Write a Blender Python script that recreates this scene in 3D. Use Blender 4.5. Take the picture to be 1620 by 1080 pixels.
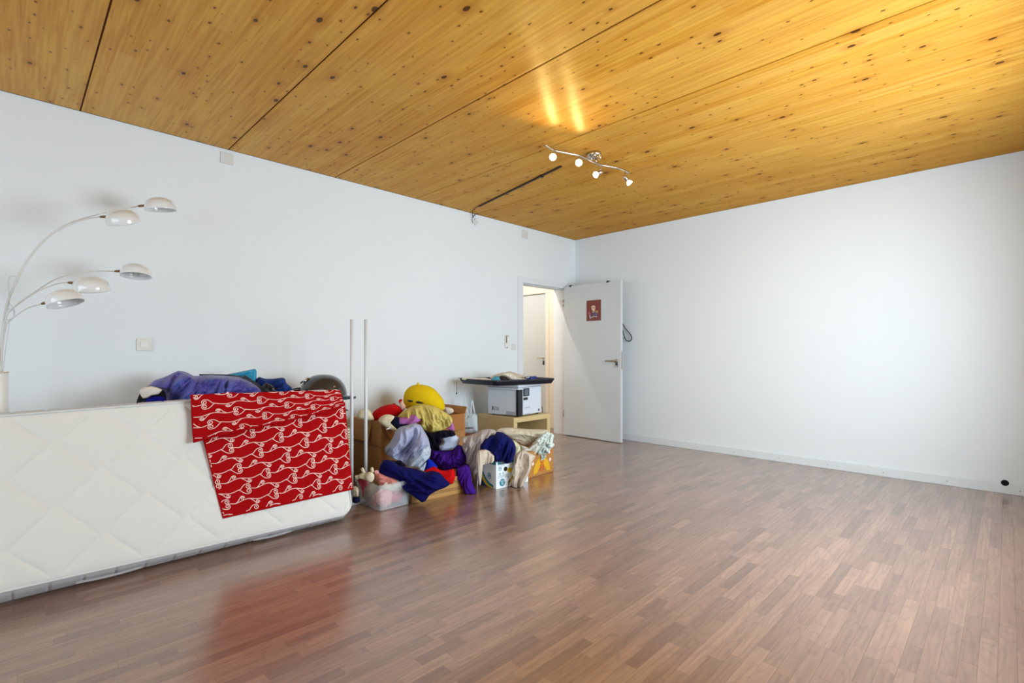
import bpy, bmesh, math, random
from mathutils import Vector, Matrix, noise
random.seed(7)
S = bpy.context.scene
C = S.collection
PI = math.pi
for o in list(bpy.data.objects): bpy.data.objects.remove(o, do_unlink=True)

# ------------------------------------------------------------------ camera, light, exposure
FPX, HOR, YAW = 787.5, 558.0, math.radians(44.87)
CAM = Vector((4.232, 0.0, 1.10))
FW = (-math.sin(YAW), math.cos(YAW)); RT = (math.cos(YAW), math.sin(YAW))
H = 2.654            # ceiling height
YB = 5.488           # back wall
XR, YF = 4.62, -2.2   # right wall, wall behind the camera
cd = bpy.data.cameras.new('camera'); cam = bpy.data.objects.new('camera', cd); C.objects.link(cam)
cam.location = CAM; cam.rotation_euler = (PI/2, 0, YAW)
cd.sensor_width = 36; cd.lens = 36*FPX/1620; cd.shift_y = 18/1620; cd.clip_start = .05
S.camera = cam
S.view_settings.view_transform = 'Standard'; S.view_settings.look = 'None'
S.view_settings.gamma = 1; S.view_settings.use_curve_mapping = False
S.view_settings.exposure = 0.0
w = bpy.data.worlds.new('sky'); S.world = w; w.use_nodes = True
w.node_tree.nodes['Background'].inputs[0].default_value = (.78, .88, 1, 1)
w.node_tree.nodes['Background'].inputs[1].default_value = 1.0

def area(name, loc, rot, sx, sy, power, col, spread=PI):
    l = bpy.data.lights.new(name, 'AREA'); l.shape = 'RECTANGLE'; l.size = sx; l.size_y = sy
    l.energy = power; l.color = col; l.spread = spread
    o = bpy.data.objects.new(name, l); C.objects.link(o); o.location = loc; o.rotation_euler = rot
    return o
# daylight through the right window, plus an unseen rear window added as fill
WY0, WY1, WZ0, WZ1 = 2.1, 4.15, .70, 2.05
area('daylight_right_window', (XR+.22, (WY0+WY1)/2, (WZ0+WZ1)/2), (0, PI/2, 0), WZ1-WZ0, WY1-WY0, 162, (.80, .92, 1))
WX0, WX1, VZ0, VZ1 = .6, 4.2, .7, 2.3
area('rear_fill_light', ((WX0+WX1)/2, YF-.22, (VZ0+VZ1)/2), (PI/2, 0, 0), WX1-WX0, VZ1-VZ0, 55, (.80, .92, 1))

# ------------------------------------------------------------------ pixel -> place helpers
def ray(px, py):
    l = (px-810)/FPX; u = (HOR-py)/FPX
    return Vector((FW[0]+l*RT[0], FW[1]+l*RT[1], u))
def at(px, py, x=None, y=None, z=None, d=None):
    r = ray(px, py)
    if x is not None: t = (x-CAM.x)/r.x
    elif y is not None: t = (y-CAM.y)/r.y
    elif z is not None: t = (z-CAM.z)/r.z
    else: t = d
    return CAM+t*r
def depth(p): return (p[0]-CAM.x)*FW[0]+(p[1]-CAM.y)*FW[1]

# ------------------------------------------------------------------ materials
MATS = {}
def L(c):   # sRGB 0-255 -> linear
    return tuple(((v/255)/12.92 if v/255 <= .04045 else ((v/255+.055)/1.055)**2.4) for v in c)
def mat(name, rgb, rough=.6, metal=0, vary=.06, scale=20, bump=0.0, bscale=None, coat=0, emit=None, alpha=None, trans=0, spec=.5, sheen=0):
    if name in MATS: return MATS[name]
    m = bpy.data.materials.new(name); m.use_nodes = True
    nt = m.node_tree; b = nt.nodes['Principled BSDF']; N = nt.nodes.new; K = nt.links.new
    c = L(rgb)
    tc = N('ShaderNodeNewGeometry')
    n = N('ShaderNodeTexNoise'); n.inputs['Scale'].default_value = scale; n.inputs['Detail'].default_value = 3
    K(tc.outputs['Position'], n.inputs['Vector'])
    mx = N('ShaderNodeMix'); mx.data_type = 'RGBA'
    mx.inputs[6].default_value = tuple(v*(1-vary) for v in c)+(1,)
    mx.inputs[7].default_value = tuple(min(1, v*(1+vary)) for v in c)+(1,)
    K(n.outputs['Fac'], mx.inputs[0]); K(mx.outputs[2], b.inputs['Base Color'])
    b.inputs['Roughness'].default_value = rough; b.inputs['Metallic'].default_value = metal
    b.inputs['Specular IOR Level'].default_value = spec
    if coat: b.inputs['Coat Weight'].default_value = coat
    if sheen: b.inputs['Sheen Weight'].default_value = sheen
    if bump:
        n2 = N('ShaderNodeTexNoise'); n2.inputs['Scale'].default_value = bscale or scale*3; n2.inputs['Detail'].default_value = 4
        K(tc.outputs['Position'], n2.inputs['Vector'])
        bp = N('ShaderNodeBump'); bp.inputs['Strength'].default_value = 1; bp.inputs['Distance'].default_value = bump
        K(n2.outputs['Fac'], bp.inputs['Height']); K(bp.outputs[0], b.inputs['Normal'])
    if emit:
        b.inputs['Emission Color'].default_value = tuple(emit[0])+(1,); b.inputs['Emission Strength'].default_value = emit[1]
    if trans: b.inputs['Transmission Weight'].default_value = trans
    if alpha is not None: b.inputs['Alpha'].default_value = alpha
    MATS[name] = m
    return m

def m_wood_ceiling():
    m = bpy.data.materials.new('spruce_panel'); m.use_nodes = True
    nt = m.node_tree; b = nt.nodes['Principled BSDF']; N = nt.nodes.new; K = nt.links.new
    g = N('ShaderNodeNewGeometry')
    def mp(sx, sy, ox=0, oy=0):
        a = N('ShaderNodeMapping'); a.inputs['Scale'].default_value = (sx, sy, 0); a.inputs['Location'].default_value = (ox, oy, 0)
        K(g.outputs['Position'], a.inputs['Vector']); return a
    def math_(op, a, bb=None, cl=False):
        n = N('ShaderNodeMath'); n.operation = op; n.use_clamp = cl
        for i, v in enumerate((a, bb)):
            if v is None: continue
            if isinstance(v, (int, float)): n.inputs[i].default_value = v
            else: K(v, n.inputs[i])
        return n.outputs[0]
    def mix(f, a, c, mode='MIX'):
        n = N('ShaderNodeMix'); n.data_type = 'RGBA'; n.blend_type = mode
        for i, v in ((0, f), (6, a), (7, c)):
            if isinstance(v, tuple): n.inputs[i].default_value = v+(1,)
            elif isinstance(v, (int, float)): n.inputs[i].default_value = v
            else: K(v, n.inputs[i])
        return n.outputs[2]
    # lamella tone: one value per board of the panel (8.5 cm wide, 1.7 m long)
    br = N('ShaderNodeTexBrick'); br.offset = .37; br.inputs['Scale'].default_value = 1
    br.inputs['Color1'].default_value = (0, 0, 0, 1); br.inputs['Color2'].default_value = (1, 1, 1, 1)
    br.inputs['Mortar Size'].default_value = 0; br.inputs['Brick Width'].default_value = 1.55; br.inputs['Row Height'].default_value = .095
    K(g.outputs['Position'], br.inputs['Vector'])
    # fine grain along x
    n1 = N('ShaderNodeTexNoise'); n1.inputs['Scale'].default_value = 1; n1.inputs['Detail'].default_value = 5; n1.inputs['Distortion'].default_value = .35
    K(mp(2.2, 52).outputs[0], n1.inputs['Vector'])
    n2 = N('ShaderNodeTexNoise'); n2.inputs['Scale'].default_value = 1; n2.inputs['Detail'].default_value = 3
    K(mp(.9, 7, 3, 9).outputs[0], n2.inputs['Vector'])
    ramp = N('ShaderNodeMapRange'); ramp.inputs[1].default_value = .38; ramp.inputs[2].default_value = .66; K(n1.outputs['Fac'], ramp.inputs[0])
    c = mix(ramp.outputs[0], L((216, 164, 66)), L((186, 128, 38)))
    c = mix(math_('MULTIPLY', br.outputs['Color'], .42), c, L((228, 184, 98)))
    br2 = N('ShaderNodeTexBrick'); br2.offset = .61; br2.inputs['Scale'].default_value = 1; br2.inputs['Color1'].default_value = (0, 0, 0, 1); br2.inputs['Color2'].default_value = (1, 1, 1, 1); br2.inputs['Mortar Size'].default_value = 0; br2.inputs['Brick Width'].default_value = .93; br2.inputs['Row Height'].default_value = .133
    K(mp(1, 1, .4, .31).outputs[0], br2.inputs['Vector'])
    c = mix(math_('MULTIPLY', br2.outputs['Color'], .26), c, L((196, 120, 40)))
    c = mix(math_('MULTIPLY', n2.outputs['Fac'], .35), c, L((160, 96, 14)))
    # knots in two sizes
    def knots(sx, sy, ox, keep, r0, r1, halo):
        v = N('ShaderNodeTexVoronoi'); v.inputs['Scale'].default_value = 1; v.voronoi_dimensions = '2D'
        K(mp(sx, sy, ox, ox*.7).outputs[0], v.inputs['Vector'])
        sp = N('ShaderNodeSeparateColor'); K(v.outputs['Color'], sp.inputs[0])
        on = math_('LESS_THAN', sp.outputs[0], keep)
        sz = math_('ADD', math_('MULTIPLY', sp.outputs[1], r1-r0), r0)
        wob = N('ShaderNodeTexNoise'); wob.inputs['Scale'].default_value = 60; K(g.outputs['Position'], wob.inputs['Vector'])
        dd = math_('ADD', v.outputs['Distance'], math_('MULTIPLY', math_('SUBTRACT', wob.outputs['Fac'], .5), r0*1.2))
        k = math_('MULTIPLY', on, math_('LESS_THAN', dd, sz))
        hl = math_('MULTIPLY', on, math_('SUBTRACT', 1, math_('DIVIDE', dd, math_('MULTIPLY', sz, halo)), True))
        return k, hl
    k1, h1 = knots(4.1, 6.9, 0, .28, .030, .090, 4.5)
    k2, h2 = knots(8.3, 14, 5.3, .46, .02, .095, 3.0)
    c = mix(math_('MULTIPLY', h1, .55), c, L((150, 82, 20)))
    c = mix(math_('MULTIPLY', h2, .35), c, L((150, 82, 20)))
    c = mix(math_('MULTIPLY', k1, .92), c, L((66, 34, 16)))
    c = mix(math_('MULTIPLY', k2, .85), c, L((88, 48, 18)))
    # hairline checks along the grain
    n3 = N('ShaderNodeTexNoise'); n3.inputs['Scale'].default_value = 1; n3.inputs['Detail'].default_value = 6
    K(mp(3.2, 110, 7, 2).outputs[0], n3.inputs['Vector'])
    ck = math_('MULTIPLY', math_('GREATER_THAN', n3.outputs['Fac'], .69), .45)
    c = mix(ck, c, L((120, 62, 16)))
    K(c, b.inputs['Base Color'])
    b.inputs['Roughness'].default_value = .50; b.inputs['Specular Tint'].default_value = (1, .90, .36, 1); b.inputs['Specular IOR Level'].default_value = .32; b.inputs['Anisotropic'].default_value = .95
    tg = N('ShaderNodeCombineXYZ'); tg.inputs[1].default_value = 1; K(tg.outputs[0], b.inputs['Tangent'])
    bp = N('ShaderNodeBump'); bp.inputs['Distance'].default_value = .0006; K(n1.outputs['Fac'], bp.inputs['Height']); K(bp.outputs[0], b.inputs['Normal'])
    return m

def m_floor():
    m = bpy.data.materials.new('walnut_laminate'); m.use_nodes = True
    nt = m.node_tree; b = nt.nodes['Principled BSDF']; N = nt.nodes.new; K = nt.links.new
    g = N('ShaderNodeNewGeometry'); at_ = N('ShaderNodeAttribute'); at_.attribute_name = 'tone'
    sp = N('ShaderNodeSeparateColor'); K(at_.outputs['Color'], sp.inputs[0])
    off = N('ShaderNodeCombineXYZ'); 
    mu = N('ShaderNodeMath'); mu.operation = 'MULTIPLY'; mu.inputs[1].default_value = 37; K(sp.outputs[1], mu.inputs[0]); K(mu.outputs[0], off.inputs[2])
    def mp(sx, sy):
        a = N('ShaderNodeMapping'); a.inputs['Scale'].default_value = (sx, sy, 0); K(g.outputs['Position'], a.inputs['Vector'])
        v = N('ShaderNodeVectorMath'); v.operation = 'ADD'; K(a.outputs[0], v.inputs[0]); K(off.outputs[0], v.inputs[1]); return v.outputs[0]
    n0 = N('ShaderNodeTexNoise'); n0.inputs['Scale'].default_value = 1; n0.inputs['Detail'].default_value = 1; K(mp(13, 2.2), n0.inputs['Vector'])
    sn = N('ShaderNodeMath'); sn.operation = 'MULTIPLY'; sn.inputs[1].default_value = 60; K(n0.outputs['Fac'], sn.inputs[0])
    si = N('ShaderNodeMath'); si.operation = 'SINE'; K(sn.outputs[0], si.inputs[0])
    mr = N('ShaderNodeMapRange'); mr.inputs[1].default_value = .25; mr.inputs[2].default_value = 1.0; K(si.outputs[0], mr.inputs[0])
    n1 = N('ShaderNodeTexNoise'); n1.inputs['Scale'].default_value = 1; n1.inputs['Detail'].default_value = 5; K(mp(75, 3.2), n1.inputs['Vector'])
    def mix(f, a, c):
        n = N('ShaderNodeMix'); n.data_type = 'RGBA'
        for i, v in ((0, f), (6, a), (7, c)):
            if isinstance(v, tuple): n.inputs[i].default_value = v+(1,)
            elif isinstance(v, (int, float)): n.inputs[i].default_value = v
            else: K(v, n.inputs[i])
        return n.outputs[2]
    def mul(a, k):
        n = N('ShaderNodeMath'); n.operation = 'MULTIPLY'; K(a, n.inputs[0]); n.inputs[1].default_value = k; return n.outputs[0]
    base = mix(sp.outputs[0], L((118, 82, 60)), L((166, 127, 100)))
    base = mix(mul(sp.outputs[2], .22), base, L((142, 92, 64)))
    mr1 = N('ShaderNodeMapRange'); mr1.inputs[1].default_value = .35; mr1.inputs[2].default_value = .7; K(n1.outputs['Fac'], mr1.inputs[0])
    base = mix(mul(mr1.outputs[0], .45), base, L((92, 58, 44)))
    base = mix(mul(mr.outputs[0], .22), base, L((80, 50, 38)))
    K(base, b.inputs['Base Color'])
    b.inputs['Roughness'].default_value = .27; b.inputs['Specular IOR Level'].default_value = .6; b.inputs['Coat Weight'].default_value = 1; b.inputs['Coat Roughness'].default_value = .22; b.inputs['Coat IOR'].default_value = 1.85
    rr = N('ShaderNodeMapRange'); rr.inputs[3].default_value = .28; rr.inputs[4].default_value = .42; K(n1.outputs['Fac'], rr.inputs[0]); K(rr.outputs[0], b.inputs['Roughness'])
    bp = N('ShaderNodeBump'); bp.inputs['Distance'].default_value = .0002; K(n1.outputs['Fac'], bp.inputs['Height']); K(bp.outputs[0], b.inputs['Normal'])
    return m

WALL = mat('wall_paint', (228, 235, 240), .75, vary=.012, scale=1.5, bump=.0005, bscale=160)
WHITE = mat('white_lacquer', (232, 232, 228), .42, vary=.01)
DOORM = mat('door_white', (206, 212, 217), .5, vary=.012, scale=3)
CREAM = mat('corridor_paint', (240, 232, 218), .8, vary=.01)
PLAST = mat('white_plastic', (232, 232, 228), .35, vary=.01)
GREYP = mat('pale_grey_plate', (214, 216, 216), .5, vary=.01)
STEEL = mat('brushed_steel', (190, 180, 165), .28, 1, .05, 80)
CHROME = mat('chrome', (225, 225, 225), .12, 1, .02)
BRASS = mat('brass', (122, 98, 66), .4, .8, .1, 60)
BLACK = mat('black_plastic', (22, 23, 26), .4, vary=.1)
NAVYP = mat('dark_navy_plastic', (16, 22, 40), .45, vary=.1)
CARD = mat('cardboard', (176, 126, 72), .85, vary=.06, scale=9, bump=.0004, bscale=120)
CARDD = mat('cardboard_inside', (160, 108, 58), .9, vary=.06, scale=7)
WOODM = mat('birch_veneer', (206, 184, 132), .5, vary=.05, scale=5)

# ------------------------------------------------------------------ object helpers
def link(name, me, m=None, parent=None):
    o = bpy.data.objects.new(name, me); C.objects.link(o)
    if m is not None and hasattr(me, 'materials') and not me.materials: me.materials.append(m)
    if parent is not None:
        o.parent = parent; o.matrix_parent_inverse = Matrix.Translation(-Vector(parent.get('_o', (0, 0, 0))))
    return o
def thing(name, label, cat, loc=(0, 0, 0), group=None):
    o = bpy.data.objects.new(name, None); C.objects.link(o); o.location = loc; o['_o'] = tuple(loc); o.empty_display_size = .05
    return tag(o, label, cat, group)
def tag(o, label, cat, group=None):
    o['label'] = label; o['category'] = cat
    if group: o['group'] = group
    return o
def struct(o): o['kind'] = 'structure'; return o
def finish(bm, name, m, parent=None, smooth=False):
    me = bpy.data.meshes.new(name); bm.normal_update(); bm.to_mesh(me); bm.free()
    if smooth:
        for p in me.polygons: p.use_smooth = True
    return link(name, me, m, parent)
def add_box(bm, lo, hi, M=None, bev=0, seg=1):
    lo = Vector(lo); hi = Vector(hi)
    g = bmesh.ops.create_cube(bm, size=1)
    T = Matrix.Translation((lo+hi)/2) @ Matrix.Diagonal(tuple(hi-lo)+(1,))
    vs = g['verts']
    bmesh.ops.transform(bm, matrix=T, verts=vs)
    if bev:
        es = list({e for v in vs for e in v.link_edges})
        r = bmesh.ops.bevel(bm, geom=es, offset=bev, segments=seg, affect='EDGES', profile=.5)
        vs = list({v for f in r['faces'] for v in f.verts} | {v for v in vs if v.is_valid})
    if M is not None: bmesh.ops.transform(bm, matrix=M, verts=[v for v in vs if v.is_valid])
    return vs
def box(name, lo, hi, m, parent=None, M=None, bev=0, seg=1):
    bm = bmesh.new(); add_box(bm, lo, hi, M, bev, seg)
    return finish(bm, name, m, parent)
def boxes(name, lst, m, parent=None, M=None, bev=0):
    bm = bmesh.new()
    for lo, hi in lst: add_box(bm, lo, hi, M, bev)
    return finish(bm, name, m, parent)
def tube_bm(bm, pts, r, n=8, cap=True, closed=False):
    pts = [Vector(p) for p in pts]; K = len(pts); rs = r if isinstance(r, (list, tuple)) else [r]*K
    rings = []; up = Vector((0, 0, 1)); prev = None
    for i, p in enumerate(pts):
        a = pts[(i-1) % K] if closed or i > 0 else p; c = pts[(i+1) % K] if closed or i < K-1 else p
        t = (c-a).normalized()
        if prev is None:
            s = t.cross(up)
            if s.length < 1e-3: s = t.cross(Vector((1, 0, 0)))
            s.normalize()
        else:
            s = prev-t*prev.dot(t)
            if s.length < 1e-5: s = t.orthogonal()
            s.normalize()
        prev = s; q = t.cross(s)
        rings.append([bm.verts.new(p+rs[i]*(math.cos(2*PI*k/n)*s+math.sin(2*PI*k/n)*q)) for k in range(n)])
    for i in range(K if closed else K-1):
        A, B = rings[i], rings[(i+1) % K]
        for k in range(n): bm.faces.new((A[k], A[(k+1) % n], B[(k+1) % n], B[k]))
    if cap and not closed:
        bm.faces.new(rings[0][::-1]); bm.faces.new(rings[-1])
def tube(name, pts, r, m, parent=None, n=8, closed=False):
    bm = bmesh.new(); tube_bm(bm, pts, r, n, closed=closed); bmesh.ops.recalc_face_normals(bm, faces=bm.faces)
    return finish(bm, name, m, parent, True)
def lathe_bm(bm, prof, M=None, n=32):
    rings = []
    for r, z in prof:
        if r < 1e-6: rings.append([bm.verts.new((0, 0, z))])
        else: rings.append([bm.verts.new((r*math.cos(2*PI*k/n), r*math.sin(2*PI*k/n), z)) for k in range(n)])
    for A, B in zip(rings, rings[1:]):
        for k in range(n):
            a, b_, c, d = A[k % len(A)], A[(k+1) % len(A)], B[(k+1) % len(B)], B[k % len(B)]
            f = [v for i, v in enumerate((a, b_, c, d)) if v not in (a, b_, c, d)[:i]]
            if len(f) > 2: bm.faces.new(f)
    if M is not None: bmesh.ops.transform(bm, matrix=M, verts=[v for rg in rings for v in rg])
def lathe(name, prof, m, parent=None, M=None, n=32, smooth=True):
    bm = bmesh.new(); lathe_bm(bm, prof, M, n); bmesh.ops.recalc_face_normals(bm, faces=bm.faces)
    return finish(bm, name, m, parent, smooth)
def frame_from(p, zdir, xdir=None):
    z = Vector(zdir).normalized()
    x = Vector(xdir) if xdir is not None else z.orthogonal()
    x = (x-z*x.dot(z)).normalized(); y = z.cross(x)
    M = Matrix((x, y, z)).transposed().to_4x4(); M.translation = Vector(p); return M
def smooth_curve(pts, n, closed=False, tau=.5):
    K = len(pts); out = []
    P = lambda i: Vector(pts[i % K]) if closed else Vector(pts[max(0, min(K-1, i))])
    segs = K if closed else K-1
    for j in range(n):
        u = j/(n if closed else n-1)*segs; i = min(int(u), segs-1); t = u-i
        a, b, c, d = P(i-1), P(i), P(i+1), P(i+2)
        m0, m1 = (c-a)*tau, (d-b)*tau; t2, t3 = t*t, t*t*t
        out.append((2*t3-3*t2+1)*b+(t3-2*t2+t)*m0+(3*t2-2*t3)*c+(t3-t2)*m1)
    return out
def ellipsoid(name, c, r, m, parent, M=None, seg=24, rings=14, disp=0, dsc=6):
    bm = bmesh.new(); bmesh.ops.create_uvsphere(bm, u_segments=seg, v_segments=rings, radius=1)
    T = (M or Matrix.Identity(4))
    for v in bm.verts:
        k = 1+disp*noise.noise(v.co*dsc+Vector(c)*9)
        v.co = Vector((v.co.x*r[0]*k, v.co.y*r[1]*k, v.co.z*r[2]*k))
    bmesh.ops.transform(bm, matrix=Matrix.Translation(c) @ T, verts=bm.verts)
    return finish(bm, name, m, parent, True)
def text(name, s, size, M, m, parent, ext=.0004):
    cu = bpy.data.curves.new('t', 'FONT'); cu.body = s; cu.size = size; cu.extrude = ext; cu.align_x = 'CENTER'; cu.align_y = 'CENTER'
    t = bpy.data.objects.new('t', cu); C.objects.link(t)
    dg = bpy.context.evaluated_depsgraph_get(); me = bpy.data.meshes.new_from_object(t.evaluated_get(dg))
    bpy.data.objects.remove(t); me.transform(M); me.materials.clear(); me.materials.append(m)
    return link(name, me, m, parent)

def px_crop(ox, oy, s, pts): return [(ox+x/s, oy+y/s) for x, y in pts]
CA = lambda p: px_crop(540, 580, 4.5, p)
CB = lambda p: px_crop(540, 600, 8.1, p)
CC = lambda p: px_crop(600, 640, 9, p)
CD = lambda p: px_crop(555, 700, 7.714, p)
CE = lambda p: px_crop(720, 665, 9, p)
CG = lambda p: px_crop(715, 570, 9.53, p)
CP = lambda p: px_crop(200, 560, 4.263, p)
CQ = lambda p: px_crop(200, 575, 7.364, p)
CR = lambda p: px_crop(420, 575, 9, p)

def lump(name, pts, X, b, m, parent=None, back=.5, fold=.012, ang=1.2, freq=9, seed=0, N=130, R_=32, rag=.0, lean=0, zmin=None, creases=1, power=4.0, stretch=.28, XM=None):
    """A closed soft body: outline stands in an upright plane at distance X from the left wall and is stuffed to depth b."""
    cx = sum(p[0] for p in pts)/len(pts); cy = sum(p[1] for p in pts)/len(pts)
    O = at(cx, cy, x=X); d = depth(O)
    n = Vector((-FW[0], -FW[1], 0)); r = Vector((RT[0], RT[1], 0))
    n2 = (CAM-O); n2.z = 0; n2.normalize()
    out = [at(p.x, p.y, d=d) for p in smooth_curve([Vector((a, c_, 0)) for a, c_ in pts], N, True, .5 if creases < .5 else .3)]
    q = [((p-O).dot(r), p.z) for p in out]
    cu = sum(a for a, _ in q)/N; cw = sum(c_ for _, c_ in q)/N
    if rag:
        q = [(cu+(a-cu)*(1+rag*noise.noise(Vector((a*40, c_*40, seed)))), cw+(c_-cw)*(1+rag*noise.noise(Vector((a*40, c_*40, seed+5))))) for a, c_ in q]
    ca, sa = math.cos(ang), math.sin(ang)
    def fold_at(u, wz):
        a = (u*ca+wz*sa)*freq*stretch; c_ = (-u*sa+wz*ca)*freq
        wv = Vector((a+.35*noise.noise(Vector((u*5, wz*5, seed+2))), c_+.5*noise.noise(Vector((u*6, wz*6, seed+9))), seed*3.7))
        n1 = noise.noise(wv)
        if creases < .5: return fold*(1.7*n1+.7*noise.noise(wv*2.3+Vector((3, 1, 7))))
        n2_ = noise.noise(wv*2.1+Vector((3, 1, 7))); n3 = noise.noise(wv*4.6+Vector((8, 2, 5)))
        return fold*(1.9*(.62-2*abs(n1))+1.0*(.6-2*abs(n2_))+.40*(.6-2*abs(n3)))
    bm = bmesh.new(); rings = []
    def ring(t, sgn):
        vs = []
        for (a, c_) in q:
            u = cu+(a-cu)*t; wz = cw+(c_-cw)*t
            prof = (max(0, 1-t**power))**.5
            off = (b*prof+1.35*fold_at(u, wz)*(1-t**8)+fold*.3*noise.noise(Vector((u*30, wz*30, seed)))*(1-t**4)) if sgn > 0 else -back*b*prof
            p = O+r*u; p.z = wz
            p = p+n2*off+n2*lean*(wz-O.z)
            if zmin is not None and p.z < zmin: p.z = zmin
            vs.append(bm.verts.new(p))
        return vs
    front = [ring(i/R_, 1) for i in range(1, R_+1)]
    p0 = O+r*cu; p0.z = cw; p0 = p0+n2*(b+fold_at(cu, cw))+n2*lean*(cw-O.z); v0 = bm.verts.new(p0)
    for k in range(N): bm.faces.new((v0, front[0][k], front[0][(k+1) % N]))
    for A, B in zip(front, front[1:]):
        for k in range(N): bm.faces.new((A[k], B[k], B[(k+1) % N], A[(k+1) % N]))
    bk = [ring(i/6, -1) for i in range(5, 0, -1)]
    prev = front[-1]
    for B in bk:
        for k in range(N): bm.faces.new((prev[k], B[k], B[(k+1) % N], prev[(k+1) % N]))
        prev = B
    p1 = O+r*cu; p1.z = cw; v1 = bm.verts.new(p1-n2*back*b+n2*lean*(cw-O.z))
    for k in range(N): bm.faces.new((prev[k], v1, prev[(k+1) % N]))
    bmesh.ops.recalc_face_normals(bm, faces=bm.faces)
    return finish(bm, name, m, parent, True)

# ================================================================== ROOM
# floor: a dark bed with every laminate strip laid on it
FL = m_floor()
floor = struct(box('floor', (-2.0, YF-.2, -.06), (XR+.3, 5.7, -.0065), mat('floor_bed', (40, 26, 20), .8)))
floor['_o'] = (0, 0, 0)
def strip_mesh(lst, name):
    bm = bmesh.new(); lay = bm.loops.layers.float_color.new('tone')
    for x0, x1, y0, y1, z, tn in lst:
        g = .00015; e = .0001
        a = [(x0+g, y0+g), (x1-g, y0+g), (x1-g, y1-g), (x0+g, y1-g)]; i_ = [(x0+g+e, y0+g+e), (x1-g-e, y0+g+e), (x1-g-e, y1-g-e), (x0+g+e, y1-g-e)]
        lo = [bm.verts.new((p[0], p[1], -.006)) for p in a]; md = [bm.verts.new((p[0], p[1], z-.0004)) for p in a]; tp = [bm.verts.new((p[0], p[1], z)) for p in i_]
        fs = [bm.faces.new(tp)]
        for k in range(4):
            fs.append(bm.faces.new((lo[k], lo[(k+1) % 4], md[(k+1) % 4], md[k]))); fs.append(bm.faces.new((md[k], md[(k+1) % 4], tp[(k+1) % 4], tp[k])))
        for f in fs:
            for l in f.loops: l[lay] = tn+(1,)
    me = bpy.data.meshes.new(name); bm.to_mesh(me); bm.free(); me.materials.append(FL); return me
rnd = random.Random(3); strips = []; W_ = .0495
ix = 0; x = 0.0
while x < XR-.001:
    x1 = min(XR, x+W_); y = YF-rnd.random()*.4
    while y < YB:
        ln = rnd.choice((.30, .38, .44, .50)) if rnd.random() < .8 else .2
        y0, y1 = max(YF, y), min(YB, y+ln)
        if y1-y0 > .02:
            tn = (min(1, max(0, rnd.gauss(.5, .27))), rnd.random(), rnd.random())
            strips.append((x, x1, y0, y1, -.00003*rnd.random(), tn))
        y += ln
    x = x1; ix += 1
for k in range(40):
    y = 3.3
    while y < 5.59:
        strips.append((-1.98+k*W_, -1.98+(k+1)*W_, y, min(5.59, y+.42), 0, (rnd.random(), rnd.random(), rnd.random()))); y += .42
def seen_area(s):
    cx, cy = (s[0]+s[1])/2, (s[2]+s[3])/2; d = depth((cx, cy, 0))
    if d < 1.6 or s[0] < 1.25 and cy < 1.6 or s[0] < 0: return 0
    px = 810+FPX*((cx-CAM.x)*RT[0]+(cy-CAM.y)*RT[1])/d; py = HOR+FPX*1.1/d
    if not (-40 < px < 1660 and py < 1110): return 0
    return (s[1]-s[0])*(s[3]-s[2])/d**3
order = sorted(strips, key=seen_area, reverse=True)
for s in order[:298]: link('strip', strip_mesh([s], 'strip'), None, floor)
rest = link('strips', strip_mesh(order[298:], 'strips'), None, floor); rest['kind'] = 'stuff'

# ceiling: bed + seven spruce panels with open joints
CW = m_wood_ceiling()
ceil = struct(box('ceiling', (-.0, YF-.2, H+.010), (XR+.2, YB+.1, H+.12), mat('ceiling_joint', (104, 54, 16), .8))); ceil['_o'] = (0, 0, 0)
seams = [YF, -1.395, -.54, .31, 1.17, 2.02, 2.873, 3.67, 4.50, YB]
for a, b_ in zip(seams, seams[1:]):
    box('panel', (.009, a+.004, H), (XR-.004, b_-.004, H+.009), CW, ceil, bev=.003)

tj = struct(boxes('shade_strip', [((0, YF, H+.001), (.0085, YB, H+.009)), ((.0085, YB-.0038, H+.001), (XR, YB, H+.009))], mat('edge_gap_shade', (54, 32, 16), .8)))  # dark strip set into the ceiling edge gap to paint its shade
# walls
T = .19
DY0, DY1, DZ = 4.425, 5.262, 1.975
wl = struct(boxes('wall_left', [((-T, YF-.2, -.006), (0, DY0, H+.03)), ((-T, DY1, -.006), (0, YB+.15, H+.03)), ((-T, DY0, DZ), (0, DY1, H+.03))], WALL)); wl['_o'] = (0, 0, 0)
wb = struct(box('wall_back', (0, YB, -.006), (XR+.3, YB+.15, H+.03), WALL)); wb['_o'] = (0, 0, 0)
wr = struct(boxes('wall_right', [((XR, YF, -.006), (XR+.3, WY0, H+.03)), ((XR, WY1, -.006), (XR+.3, YB, H+.03)), ((XR, WY0, -.006), (XR+.3, WY1, WZ0)), ((XR, WY0, WZ1), (XR+.3, WY1, H+.03))], WALL))
wf = struct(boxes('wall_front', [((0, YF-.3, -.006), (WX0, YF, H+.03)), ((WX1, YF-.3, -.006), (XR+.3, YF, H+.03)), ((WX0, YF-.3, -.006), (WX1, YF, VZ0)), ((WX0, YF-.3, VZ1), (WX1, YF, H+.03))], WALL))
def window(name, a, b_, z0, z1, fixed, axis):
    fr = 0.06; L_ = []
    def bx(u0, u1, w0, w1):
        if axis == 'y': L_.append(((fixed, u0, w0), (fixed+.06, u1, w1)))
        else: L_.append(((u0, fixed-.06, w0), (u1, fixed, w1)))
    bx(a, b_, z0, z0+fr); bx(a, b_, z1-fr, z1); bx(a, a+fr, z0+fr, z1-fr); bx(b_-fr, b_, z0+fr, z1-fr); m_ = (a+b_)/2; bx(m_-.04, m_+.04, z0+fr, z1-fr)
    return struct(boxes(name, L_, WHITE))
window('window_1', WY0, WY1, WZ0, WZ1, XR+.1, 'y')
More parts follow.
